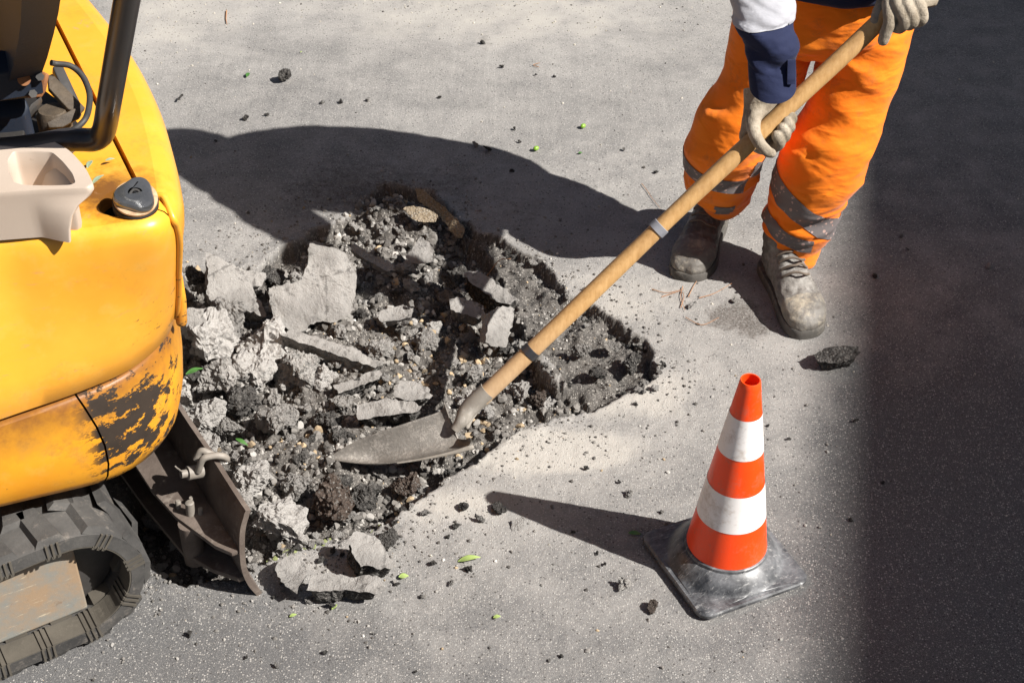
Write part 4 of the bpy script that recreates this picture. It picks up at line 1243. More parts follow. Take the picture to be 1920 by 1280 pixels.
    def strip(l, r, y, half, keep, dn=(0, 0, 1)):
        a, b = w(PY(l[0], l[1], y)), w(PY(r[0], r[1], y))
        e = (b - a).normalized(); n = V((-e.z, 0, e.x)).normalized(); n = (n + V((0, -.12, 0))).normalized()
        if n.z < 0: n = -n
        c = (a + b) / 2
        band_from(m, [(c - n * half, n), (c + n * half, -n)], 'reflective_band', M['flecked_band'], tr, .0020, keep)
    xs = lambda p: p.x + org.x > .60 + (p.z - .3) * .18
    strip((1450, 332), (1560, 402), 3.345, .029, lambda p: xs(p) and p.z < .46)
    strip((1438, 405), (1510, 425), 3.345, .023, lambda p: xs(p) and p.z < .30 and p.x + org.x < .775 and p.y + org.y < 3.36)
    strip((1288, 296), (1420, 318), 3.42, .026, lambda p: not xs(p) and p.z < .46)
    strip((1345, 365), (1412, 345), 3.46, .022, lambda p: not xs(p) and p.z < .30 and p.x + org.x > .535)
    # ---------- boots
    def boot(toe, dr, name):
        f = V((dr[0], dr[1], 0)).normalized(); s = V((-f.y, f.x, 0)); heel = V((toe[0], toe[1], 0)) - f * .336
        def q(x, y, z): return w(heel + f * x * 1.10 + s * y * 1.06 + V((0, 0, z)))
        b = MB(); rg = []
        for x, hw, zl, zh, cy in ((.004, .022, .022, .075, 0), (.018, .033, .018, .100, 0), (.05, .040, .016, .125, 0), (.09, .041, .016, .130, 0), (.13, .042, .016, .118, .001), (.17, .046, .016, .097, .002), (.205, .051, .016, .082, .002), (.24, .052, .016, .073, 0), (.268, .047, .016, .064, -.003), (.285, .036, .018, .052, -.006), (.296, .018, .024, .038, -.008)):
            c = (zl + zh) / 2; h_ = (zh - zl) / 2
            rg.append([q(x, cy + hw * abs(math.cos(t)) ** .8 * (1 if math.cos(t) > 0 else -1), c + h_ * abs(math.sin(t)) ** .85 * (1 if math.sin(t) > 0 else -1)) for t in [2 * math.pi * j / 28 for j in range(28)]])
        b.loft(rg)
        b.capsule([q(.062, 0, .07), q(.064, 0, .11), q(.064, 0, .15)], [.043, .045, .044], 20)
        b.capsule([q(.056, .0, .135), q(.066, .0, .135)], [.047, .047], 18)      # padded collar
        b.capsule([q(.125, 0, .092), q(.108, 0, .112)], [.028, .028], 14)
        mm = fuse(b, .0048, 4, .5)
        c0 = get_co(mm); n0 = get_no(mm); pw = c0 + np.array(org)
        c0 = c0 + n0 * (fbm(pw, 16, 4, 401) * .0065 + (1 - np.abs(fbm(pw * [1, 1, 2.2], 24, 3, 409)) * 3) * .0030)[:, None]
        set_co(mm, c0)
        o = link(name, mm, M['boot_leather'], root, True)
        # sole
        ol = []
        for x, hw, cy in ((.0, .012, 0), (.006, .028, 0), (.025, .039, 0), (.07, .043, 0), (.12, .043, 0), (.17, .050, .002), (.21, .056, .002), (.245, .056, 0), (.275, .049, -.004), (.292, .036, -.007), (.302, .016, -.009)):
            ol.append((x, hw, cy))
        left = [(x, cy + h_) for x, h_, cy in ol]; rgt = [(x, cy - h_) for x, h_, cy in ol]
        lp = left + rgt[::-1]
        lp = [tuple(v.xy) for v in catmull([V((a, b_, 0)) for a, b_ in lp + lp[:1]], 3)[:-1]]
        cx = .15
        MB().loft([[q(x, y, .001) for x, y in lp], [q(x, y, .012) for x, y in lp], [q(x, y, .022) for x, y in lp], [q(cx + (x - cx) * .985, y * .95, .027) for x, y in lp]]).build('sole', M['boot_sole'], o)
        band_from(mm, [(q(.222, 0, 0), f)], 'toe_cap', M['boot_toe'], o, .0016)
        for k, (x, z) in enumerate(((.122, .126), (.140, .120), (.158, .110), (.175, .101))):
            p_ = catmull([q(x - .006, -.032, z - .006), q(x, -.016, z + .008), q(x + .004, 0, z + .012), q(x + (.010 if k % 2 else -.004), .017, z + .008), q(x - .004, .033, z - .006)], 5)
            MB().capsule(p_, [.0034] * len(p_), 8).build('lace', M['lace'], o)
        return o
    boot((.763, 3.078), (.20, -.97), 'boot')
    boot((.464, 3.318), (-.33, -.92), 'boot')
    # ---------- hands: points given by pixel on the plane through the handle, lifted towards the eye by c
    hp = (HA + HB) / 2
    cc = (EYE - hp); cc = (cc - HD * cc.dot(HD)).normalized()
    def H(px, py, c=0.0):
        return w(PP(px, py, hp + cc * c, cc))
    def glove(chains, palm, cuff, fl):
        g = MB()
        for ch in chains:
            g.capsule(catmull([H(*p[:3]) for p in ch], 4), list(np.interp(np.linspace(0, 1, (len(ch) - 1) * 4 + 1), np.linspace(0, 1, len(ch)), [p[3] for p in ch])), 14)
        g.loft([ellring(H(*c), hx, hy, 24) for c, hx, hy in palm])
        mm = fuse(g, .0023, 3, .5)
        c0 = get_co(mm); n0 = get_no(mm)
        c0 = c0 + n0 * (fbm(c0, 45, 4, 501) * .0011 + (1 - np.abs(fbm(c0, 30, 3, 509)) * 3) * .0007)[:, None]
        set_co(mm, c0)
        o = link('glove', mm, M['glove_leather'], root, True)
        c, hx, hy = cuff
        ctr = H(*c)
        ax_ = fl
        lo = [ellring(ctr + ax_ * k, hx * sc, hy * sc, 32) for k, sc in ((-.028, .90), (-.012, .98), (.0, 1.05), (.010, 1.10), (.013, 1.10), (.011, 1.06), (.0, 1.0), (-.015, .92))]
        MB().loft(lo, True, False, False).build('glove_cuff', M['glove_leather'], o)
        return o
    ix = V((1, 0, 0)); back = -cc
    upv = cc.cross(ix).normalized()
    wr = (H(1437, 168, -.012) - H(1425, 215, -.018)).normalized()
    def ov(px, a): return ix * (px * math.cos(a)) + upv * (px * math.sin(a))
    chains = [
        [(1424, 200, -.008, .024), (1413, 222, .010, .018), (1414, 246, .027, .0150), (1424, 268, .031, .0138), (1437, 283, .026, .0120), (1446, 287, .020, .0105)],
        [(1402, 244, -.012, .0165), (1400, 262, -.022, .0145), (1432, 280, -.034, .0130), (1461, 270, -.014, .0128), (1457, 255, .012, .0128)],
        [(1410, 230, -.014, .0165), (1408, 250, -.028, .0140), (1444, 264, -.036, .0130), (1472, 256, -.014, .0126), (1467, 240, .011, .0122)],
        [(1418, 218, -.014, .0160), (1424, 240, -.032, .0138), (1458, 248, -.036, .0126), (1481, 240, -.014, .0120), (1475, 227, .009, .0116)],
        [(1430, 206, -.014, .0150), (1440, 226, -.032, .0130), (1468, 232, -.034, .0116), (1486, 224, -.016, .0110), (1481, 214, .004, .0104)],
    ]
    palm = [((1438, 172, -.012), ov(.050, .12), cc * .033), ((1433, 190, -.014), ov(.045, .15), cc * .030), ((1424, 210, -.014), ov(.038, .2), cc * .027), ((1414, 228, -.014), ov(.031, .3), cc * .025), ((1405, 246, -.015), ov(.022, .5), cc * .022)]
    glove(chains, palm, ((1438, 172, -.012), ov(.050, .12), cc * .034), wr)
    chains = [
        [(1690, -20, .0, .020), (1668, 2, .022, .0150), (1667, 22, .034, .0142), (1668, 42, .038, .0138), (1661, 62, .031, .0130), (1656, 76, .024, .0118)],
        [(1700, -18, .008, .020), (1681, 2, .034, .0150), (1690, 24, .044, .0142), (1697, 42, .042, .0138), (1688, 52, .028, .0128), (1681, 52, .012, .0118)],
        [(1712, -16, .010, .019), (1699, 2, .038, .0148), (1707, 22, .046, .0140), (1712, 39, .042, .0132), (1706, 47, .026, .0122), (1698, 45, .010, .0112)],
        [(1726, -14, .006, .018), (1717, 0, .036, .0142), (1727, 18, .042, .0134), (1730, 34, .038, .0126), (1724, 42, .024, .0114), (1714, 40, .010, .0106)],
        [(1690, -25, -.012, .020), (1664, -8, -.014, .0155), (1650, 18, -.002, .0140), (1641, 42, .010, .0125)],
    ]
    palm = [((1722, -48, -.004), ov(.040, .1), cc * .030), ((1718, -30, .004), ov(.050, .1), cc * .032), ((1715, -10, .012), ov(.053, .12), cc * .033), ((1718, 6, .018), ov(.049, .15), cc * .029), ((1721, 18, .020), ov(.040, .2), cc * .022)]
    wr2 = (H(1724, -60, -.008) - H(1718, -10, .010)).normalized()
    glove(chains, palm, ((1722, -50, -.006), ov(.042, .1), cc * .034), wr2)
    # ---------- body (mostly under the clothes), one skin
    wrR, wrL = H(1438, 172, -.012), H(1722, -50, -.006)
    elR, shR = w((.530, 3.10, 1.07)), w((.550, 3.36, 1.44))
    elL, shL = w((1.065, 3.36, 1.16)), w((.965, 3.42, 1.45))
    b = MB()
    b.capsule([wrR + (H(1430, 195, -.012) - wrR), wrR, wrR.lerp(elR, .25), elR, shR], [.026, .030, .034, .042, .055], 14)
    b.capsule([wrL, wrL.lerp(elL, .3), elL, shL], [.028, .034, .042, .055], 14)
    b.loft([ellring(w(c), V((a, 0, 0)), V((0, d_, 0))) for c, a, d_ in (((.76, 3.44, .72), .15, .11), ((.765, 3.44, .85), .16, .115), ((.765, 3.44, 1.0), .15, .105), ((.765, 3.43, 1.24), .17, .115), ((.765, 3.42, 1.42), .17, .10), ((.765, 3.40, 1.51), .09, .07))])
    b.capsule([w((.765, 3.39, 1.48)), w((.758, 3.36, 1.62))], [.058, .055], 14)
    hc = w((.752, 3.32, 1.715))
    tilt = Matrix.Rotation(R(-28), 3, 'X')
    def hq(x, y, z): return hc + tilt @ V((x, y, z))
    b.ell(hc, (.075, .095, .112), 24, 16, tilt); b.ell(hq(0, -.03, -.06), (.055, .065, .06), 18, 12, tilt)
    b.capsule([hq(0, -.092, .01), hq(0, -.112, -.022)], [.011, .015], 10)
    for sx in (-1, 1):
        b.ell(hq(sx * .078, .005, -.005), (.012, .022, .034), 12, 8, tilt)
        b.capsule([hq(sx * .015, -.088, .022), hq(sx * .05, -.078, .024)], [.009, .008], 8)
    b.capsule([hq(-.02, -.090, -.055), hq(.02, -.090, -.055)], [.009, .009], 8)
    for hip, kn, an in (((.85, 3.46, .80), (.80, 3.39, .44), (.71, 3.35, .09)), ((.67, 3.47, .80), (.57, 3.43, .45), (.552, 3.52, .09))):
        b.capsule([w(hip), w(kn), w(an)], [.060, .046, .034], 14)
    body = link('body', fuse(b, .007, 4, .5), M['skin'], root, True)
    for sx in (-1, 1):
        MB().ell(hq(sx * .032, -.086, .002), (.012, .010, .009), 12, 8, tilt).build('eye', M['cone_white'], body)
    # ---------- jacket
    j = MB()
    j.loft([ellring(w(c), V((a, 0, 0)), V((0, d_, 0)), 36) for c, a, d_ in (((.772, 3.445, .835), .212, .19), ((.772, 3.46, .90), .222, .215), ((.77, 3.455, 1.04), .215, .215), ((.765, 3.425, 1.22), .225, .235), ((.760, 3.40, 1.38), .22, .21), ((.755, 3.41, 1.49), .17, .13), ((.752, 3.39, 1.545), .095, .085), ((.75, 3.38, 1.59), .075, .075))])
    cu = wrR + wr * .035
    j.loft([ellring(c, V((a, 0, 0)), V((0, d_, .35 * d_)), 28) for c, a, d_ in ((w(PY(1449, 150, 2.965)), .048, .044), (w(PY(1447, 112, 2.98)), .050, .047), (w(PY(1440, 75, 3.0)), .056, .053), (w(PY(1432, 40, 3.02)), .061, .058), (w(PY(1430, 0, 3.04)), .064, .062), (elR + V((-.004, .0, -.03)), .066, .064), (elR + V((0, .03, .04)), .070, .068))])
    j.capsule([elR, elR.lerp(shR, .5), shR, w((.64, 3.40, 1.46))], [.066, .078, .095, .09], 20)
    j.capsule([wrL + wr2 * .03, wrL.lerp(elL, .5), elL, elL.lerp(shL, .5), shL, w((.88, 3.41, 1.46))], [.047, .060, .066, .078, .095, .09], 20)
    m = fuse(j, .0065, 4, .5)
    co = get_co(m); no = get_no(m); wp = co + np.array(org)
    q1 = rot(wp, .35); q2 = rot(wp, -.5)
    d = .0058 * (1 - np.abs(fbm(q1 * [5, 5, 18], 1, 3, 601)) * 2.4) + .0050 * (1 - np.abs(fbm(q2 * [6, 6, 16], 1, 3, 611)) * 2.4) - .002
    sl = (wp[:, 0] < .63) & (wp[:, 2] < .93) & (wp[:, 1] < 3.1)
    d += np.where(sl, .005 * np.sin((wp[:, 2] * 1.0 + wp[:, 0] * .45) * 95 + 2.5 * fbm(wp, 9, 2, 621)) * np.clip((wp[:, 2] - .83) / .02, 0, 1), 0)
    d = np.where(wp[:, 2] < .845, d * np.where(sl, .3, 1), d)
    set_co(m, co + no * d[:, None])
    ja = link('jacket', m, M['navy_fabric'], root, True)
    zb_ = w(PY(1430, 42, 3.01)).z
    e = V((-.06, 0, 1)).normalized()
    band_from(m, [(V((-.13, -.42, zb_)), e), (V((-.13, -.42, zb_ + .075)), -e)], 'reflective_band', M['silver_band'], ja, .002, lambda p: p.x + org.x < .66 and p.y + org.y < 3.16)
    band_from(m, [(V((0, 0, 1.12)), V((0, 0, 1))), (V((0, 0, 1.18)), V((0, 0, -1)))], 'reflective_band', M['silver_band'], ja, .002, lambda p: .52 < p.x + org.x < 1.01 and p.y + org.y > 3.18)
    # cuff with its tab
    cl = [(w(PY(1449, 164, 2.955)), .0475), (w(PY(1449, 162, 2.955)), .0505), (w(PY(1448, 140, 2.965)), .0515), (w(PY(1447, 113, 2.98)), .0515), (w(PY(1447, 110, 2.98)), .049)]
    lo = [ellring(c, V((a, 0, a * .04)), V((0, a * .93, a * .33)), 36) for c, a in cl]
    lo = [ellring(cl[0][0] + V((0, 0, .012)), V((.044, 0, 0)), V((0, .040, .014)), 36)] + lo
    cuff = MB().loft(lo, True, False, False).build('cuff', M['navy_fabric'], ja)
    a0, a1 = w(PY(1487, 113, 2.945)), w(PY(1486, 158, 2.925))
    MB().loft([[a0 + V((-.012, -.003, 0)), a0 + V((.006, -.001, 0)), a1 + V((.006, -.001, 0)), a1 + V((-.012, -.003, 0))], [a0 + V((-.012, .004, 0)), a0 + V((.006, .006, 0)), a1 + V((.006, .006, 0)), a1 + V((-.012, .004, 0))]]).build('cuff_tab', M['navy_fabric'], cuff, bevel=.0015)
    # ---------- hard hat
    ht = MB(); rg = []
    for k in range(13):
        a = math.pi / 2 * k / 12
        rg.append([hq(.108 * math.cos(a) * math.cos(t), .126 * math.cos(a) * math.sin(t), .045 + .10 * math.sin(a)) for t in [2 * math.pi * i / 36 for i in range(36)]])
    brim = [[hq(.118 * math.cos(t), .136 * math.sin(t) - (.045 if math.sin(t) < 0 else 0) * abs(math.sin(t)) ** 2, z) for t in [2 * math.pi * i / 36 for i in range(36)]] for z in (.036, .041)]
    ht.loft(brim + rg, True, True, True)
    ht.build('hard_hat', M['hat_shell'], root)
    return root
person = make_person()
# ------------------------------------------------------------------ rubble
def rock_mesh(seed, shape=(1, 1, 1), npts=16, rough=.10, cuts=3, fine=.05, flatbias=0.0):
    r = random.Random(seed)
    bm = bmesh.new()
    for _ in range(npts):
        v = Vector((r.gauss(0, 1), r.gauss(0, 1), r.gauss(0, 1))).normalized()
        k = r.uniform(.78, 1.0)
        p = max(abs(v.x), abs(v.y), abs(v.z)) if flatbias else 1
        v = v * k / (p ** flatbias)
        bm.verts.new((v.x * shape[0], v.y * shape[1], v.z * shape[2]))
    res = bmesh.ops.convex_hull(bm, input=bm.verts)
    bmesh.ops.delete(bm, geom=[g for g in res['geom_interior'] if isinstance(g, bmesh.types.BMVert)], context='VERTS')
    bmesh.ops.triangulate(bm, faces=bm.faces)
    for _ in range(2):
        L_ = [e for e in bm.edges if e.calc_length() > .55]
        if L_:
            bmesh.ops.subdivide_edges(bm, edges=L_, cuts=1, use_grid_fill=True); bmesh.ops.triangulate(bm, faces=bm.faces)
    bmesh.ops.subdivide_edges(bm, edges=bm.edges, cuts=cuts, use_grid_fill=True)
    bmesh.ops.triangulate(bm, faces=[f for f in bm.faces if len(f.verts) > 3])
    bmesh.ops.smooth_vert(bm, verts=bm.verts, factor=.35, use_axis_x=True, use_axis_y=True, use_axis_z=True)
    bm.normal_update()
    m = bpy.data.meshes.new('rock'); bm.to_mesh(m); bm.free(); m.update()
    co = get_co(m); no = get_no(m)
    sh = co + seed * 3.7
    d = rough * fbm(sh, 1.3, 3, seed) + fine * fbm(sh, 4.5, 4, seed + 5, .65) - fine * .7 * np.abs(fbm(sh, 7.5, 3, seed + 9))
    set_co(m, co + no * d[:, None])
    return m
def slab_mesh(poly, n, thick, seed, rough=.004):
    """poly: world points on a plane with normal n; returns mesh with top and broken sides"""
    r = random.Random(seed)
    out = []
    for i in range(len(poly)):
        a, b = poly[i], poly[(i + 1) % len(poly)]; k = max(1, int((b - a).length / .007))
        for q in range(k):
            p = a.lerp(b, q / k)
            if q: p = p + (b - a).normalized().cross(n) * r.gauss(0, .0016)
            out.append(p)
    c = sum(out, Vector()) / len(out)
    bm = bmesh.new()
    top = [bm.verts.new(p) for p in out]
    f = bm.faces.new(top)
    bmesh.ops.triangulate(bm, faces=[f])
    for _ in range(4):
        L_ = [e for e in bm.edges if not e.is_boundary and e.calc_length() > .018]
        if not L_: break
        bmesh.ops.subdivide_edges(bm, edges=L_, cuts=1, use_grid_fill=True); bmesh.ops.triangulate(bm, faces=bm.faces)
    NL = max(3, int(thick / .006)); rings = [out]
    for k in range(1, NL + 1):
        t = k / NL
        nr = []
        for p in out:
            inw = (c - p); inw -= n * inw.dot(n); ln = inw.length or 1
            w_ = fbm(np.array([[p.x, p.y, p.z + t * thick]]), 45, 3, seed)[0] * .010 + (.004 + .010 * t * t)
            nr.append(p - n * thick * t + inw / ln * (w_ + r.uniform(0, .003)))
        rings.append(nr)
    sb = MB(); sb.cur = 1; sb.loft(rings, True, False, True)
    sm = me_from(sb.v, sb.f); sm.polygons.foreach_set('material_index', [1] * len(sm.polygons))
    bm.from_mesh(sm)
    bmesh.ops.remove_doubles(bm, verts=bm.verts, dist=1e-5)
    bmesh.ops.recalc_face_normals(bm, faces=bm.faces)
    m = bpy.data.meshes.new('slab'); bm.to_mesh(m); bm.free(); m.update()
    co = get_co(m); no = get_no(m)
    set_co(m, co + no * (fbm(co, 20, 4, seed + 2) * rough * 1.7 + fbm(co, 110, 2, seed + 3) * .0012)[:, None])
    return m
def slab(name, px, centre, z, tilt, thick, label, cat, top='slab_top', sidem='broken_asphalt', seed=1, rough=.006, lift=.0):
    """px outline lies on a plane through P(centre, z); tilt = normal"""
    n = Vector(tilt).normalized(); p0 = P(centre[0], centre[1], z + lift)
    poly = [PP(a, b, p0, n) for a, b in px]
    c = sum(poly, Vector()) / len(poly)
    m = slab_mesh([p - c for p in poly], n, thick, seed, rough)
    o = link(name, m, [M[top], M[sidem]], None, False, c)
    return tag(o, label, cat)
SLABS = [
 ([(387, 474), (415, 487), (443, 501), (470, 508), (496, 514), (490, 536), (474, 536), (480, 552), (489, 570), (497, 593), (459, 582), (434, 564), (402, 573), (390, 551)], (440, 535), .060, (.30, -.42, .86), .055, 'pale broken road slab tilted against the machine, its top face catching the sun', 'broken_asphalt', 11),
 ([(581, 457), (604, 462), (628, 469), (652, 473), (668, 495), (668, 540), (666, 582), (648, 594), (631, 606), (600, 604), (581, 606), (571, 620), (540, 620), (525, 611), (512, 598), (503, 570), (502, 539), (534, 532), (565, 523), (574, 500)], (590, 545), .055, (.22, -.60, .77), .045, 'large upright pale slab with a notched upper corner in the middle of the rubble', 'broken_asphalt', 12),
 ([(524, 626), (545, 620), (558, 620), (600, 634), (665, 654), (695, 668), (722, 680), (704, 690), (676, 680), (640, 668), (600, 654), (560, 642)], (615, 650), .035, (.12, -.30, .95), .038, 'long narrow slab lying like a board below the notched slab', 'broken_asphalt', 13),
 ([(667, 757), (690, 752), (730, 748), (770, 750), (792, 760), (785, 772), (740, 778), (700, 782), (672, 786)], (730, 767), .012, (.0, -.30, .95), .045, 'long stained slab lying just above the shovel blade', 'bitumen_dark', 14),
 ([(752, 713), (775, 716), (800, 727), (808, 742), (790, 748), (760, 750), (742, 744), (742, 728)], (775, 732), .02, (.1, -.15, .98), .035, 'small pale slab behind the long stained slab near the shovel blade', 'broken_asphalt', 15),
 ([(624, 722), (650, 712), (690, 696), (712, 692), (718, 702), (700, 716), (668, 728), (634, 738)], (670, 715), .01, (.0, -.45, .9), .03, 'dark bar shaped slab in the middle of the pit', 'bitumen_dark', 16),
 ([(662, 997), (682, 996), (703, 1004), (722, 1028), (740, 1056), (736, 1066), (700, 1062), (676, 1064), (660, 1040), (655, 1015)], (695, 1030), .050, (.22, -.18, .95), .060, 'thick dark wedge of asphalt standing on the road beside the pit rim', 'bitumen_dark', 17),
 ([(583, 1075), (620, 1072), (664, 1077), (706, 1080), (716, 1096), (710, 1112), (660, 1108), (612, 1108), (574, 1106)], (640, 1092), .030, (.02, -.10, 1), .033, 'flat rectangular slab lying on the road nearest to the camera', 'bitumen_dark', 18),
 ([(517, 1062), (535, 1046), (560, 1040), (570, 1052), (577, 1076), (562, 1096), (556, 1110), (536, 1098), (520, 1080)], (546, 1075), .022, (.02, -.02, 1), .024, 'thin flat slab leaning beside the dozer blade tip', 'broken_asphalt', 19),
 ([(919, 581), (938, 576), (957, 575), (964, 580), (960, 606), (954, 640), (948, 650), (925, 648), (912, 640), (915, 610)], (938, 612), .010, (.55, -.55, .62), .045, 'upright grey block of asphalt at the inner edge of the pit', 'broken_asphalt_dusty', 20),
 ([(842, 560), (862, 556), (885, 560), (908, 572), (912, 590), (898, 598), (870, 590), (846, 580)], (876, 576), .0, (.1, -.3, .95), .04, 'tan stained slab beside the upright grey block', 'broken_asphalt', 21),
 ([(762, 482), (775, 462), (788, 446), (806, 455), (818, 478), (812, 490), (790, 494), (770, 492)], (790, 474), .01, (-.1, -.45, .88), .035, 'dark triangular slab lying in the shaded part of the pit', 'bitumen_dark', 22),
 ([(705, 590), (720, 580), (748, 572), (775, 578), (770, 594), (742, 602), (716, 604)], (742, 590), -.005, (.05, -.2, .97), .03, 'tan flat slab beside the whitest pebble', 'broken_asphalt_dusty', 23),
 ([(870, 512), (895, 505), (925, 522), (955, 545), (972, 562), (958, 572), (930, 566), (905, 548), (880, 530)], (920, 540), -.015, (.1, -.25, .96), .05, 'broad curved plate of asphalt breaking away at the pit edge', 'bitumen_dark', 24),
 ([(348, 580), (362, 576), (384, 578), (378, 610), (370, 634), (352, 632)], (366, 604), .07, (.1, -.6, .78), .03, 'small pale slab wedged beside the yellow tail skirt', 'broken_asphalt', 25),
]
for k, (px, ce, z, n, th_, lab, sm_, sd_) in enumerate(SLABS):
    slab('asphalt_chunk', px, ce, z, n, th_ * 1.25, lab, 'slab', 'slab_top', sm_, sd_, lift=.022 if z < .05 else .01)
slab('asphalt_chunk', [(1522, 664), (1545, 653), (1580, 648), (1612, 650), (1617, 660), (1606, 672), (1570, 680), (1535, 678)], (1568, 664), .034, (0, -.05, 1), .034, 'flat dark asphalt piece lying alone in the shade below the boot', 'slab', 'bitumen_dark', 'bitumen_dark', 31)
for px, ce, z, n, th_, lab, sd_ in (
    ([(757, 392), (775, 386), (800, 392), (822, 402), (818, 416), (796, 418), (770, 408)], (790, 402), .045, (.15, -.45, .85), .012, 'flat tan stone flake in the shadow at the top of the pit', 41),
    ([(780, 354), (795, 358), (815, 374), (834, 388), (850, 408), (870, 430), (866, 445), (846, 432), (826, 412), (806, 392), (784, 376)], (826, 400), .030, (-.35, -.70, .5), .02, 'long tan stone edge along the shaded rim of the pit', 42)):
    slab('stone_flake', px, ce, z, n, th_, lab, 'stone', 'tan_stone', 'tan_stone', sd_)
slab('concrete_bar', [(655, 462), (664, 456), (690, 470), (718, 484), (738, 498), (738, 507), (722, 506), (690, 490), (664, 474)], (700, 482), .035, (.25, -.35, .9), .025, 'pale bar of concrete lying aslant in the upper rubble', 'slab', 'pale_concrete', 'broken_asphalt_dusty', 43)

# protos shared by the copies
PROTO = [rock_mesh(100 + k, (1, random.uniform(.7, .95), random.uniform(.45, .8)), random.choice([9, 11, 13, 16]), .26, 3, .24) for k in range(16)]
ROCKMAT = ['broken_asphalt', 'broken_asphalt_dusty', 'bitumen_dark', 'tan_stone', 'pale_concrete', 'brown_stone']
PM = {}
for mt in ROCKMAT:
    PM[mt] = []
    for p in PROTO:
        q = p.copy(); q.materials.append(M[mt + '_lump']); smooth_mesh(q, False); PM[mt].append(q)
def lump(name, x, y, size, mat, label, cat, group=None, sink=.3, z=None, k=None, flat=1.0, rot=None):
    o = bpy.data.objects.new(name, random.choice(PM[mat]) if k is None else PM[mat][k])
    COL.objects.link(o)
    s_ = size / 2
    o.scale = (s_ * random.uniform(.9, 1.15), s_ * random.uniform(.85, 1.05), s_ * random.uniform(.85, 1.1) * flat)
    o.rotation_euler = (random.uniform(-.5, .5), random.uniform(-.5, .5), random.uniform(0, 6.28)) if rot is None else rot
    zz = gz(x, y) if z is None else z
    o.location = (x, y, zz + s_ * .62 * (1 - sink) * flat)
    return tag(o, label, cat, group)
def big_rock(px, py, wpx, z, mat, label, seed, flat=.8, asp=1.0):
    p = P(px, py, z)
    depth = p.y * CP + (CAM_H - p.z) * SP
    size = 1.22 * wpx * depth / FPX
    m = rock_mesh(seed, (1, asp, flat), 14, .30, 4, .24)
    o = link('rubble_rock', m, M[mat + '_lump'], None, False, p)
    o.scale = (size / 2,) * 3
    o.rotation_euler = (random.uniform(-.3, .3), random.uniform(-.3, .3), random.uniform(0, 6.28))
    return tag(o, label, 'rock')
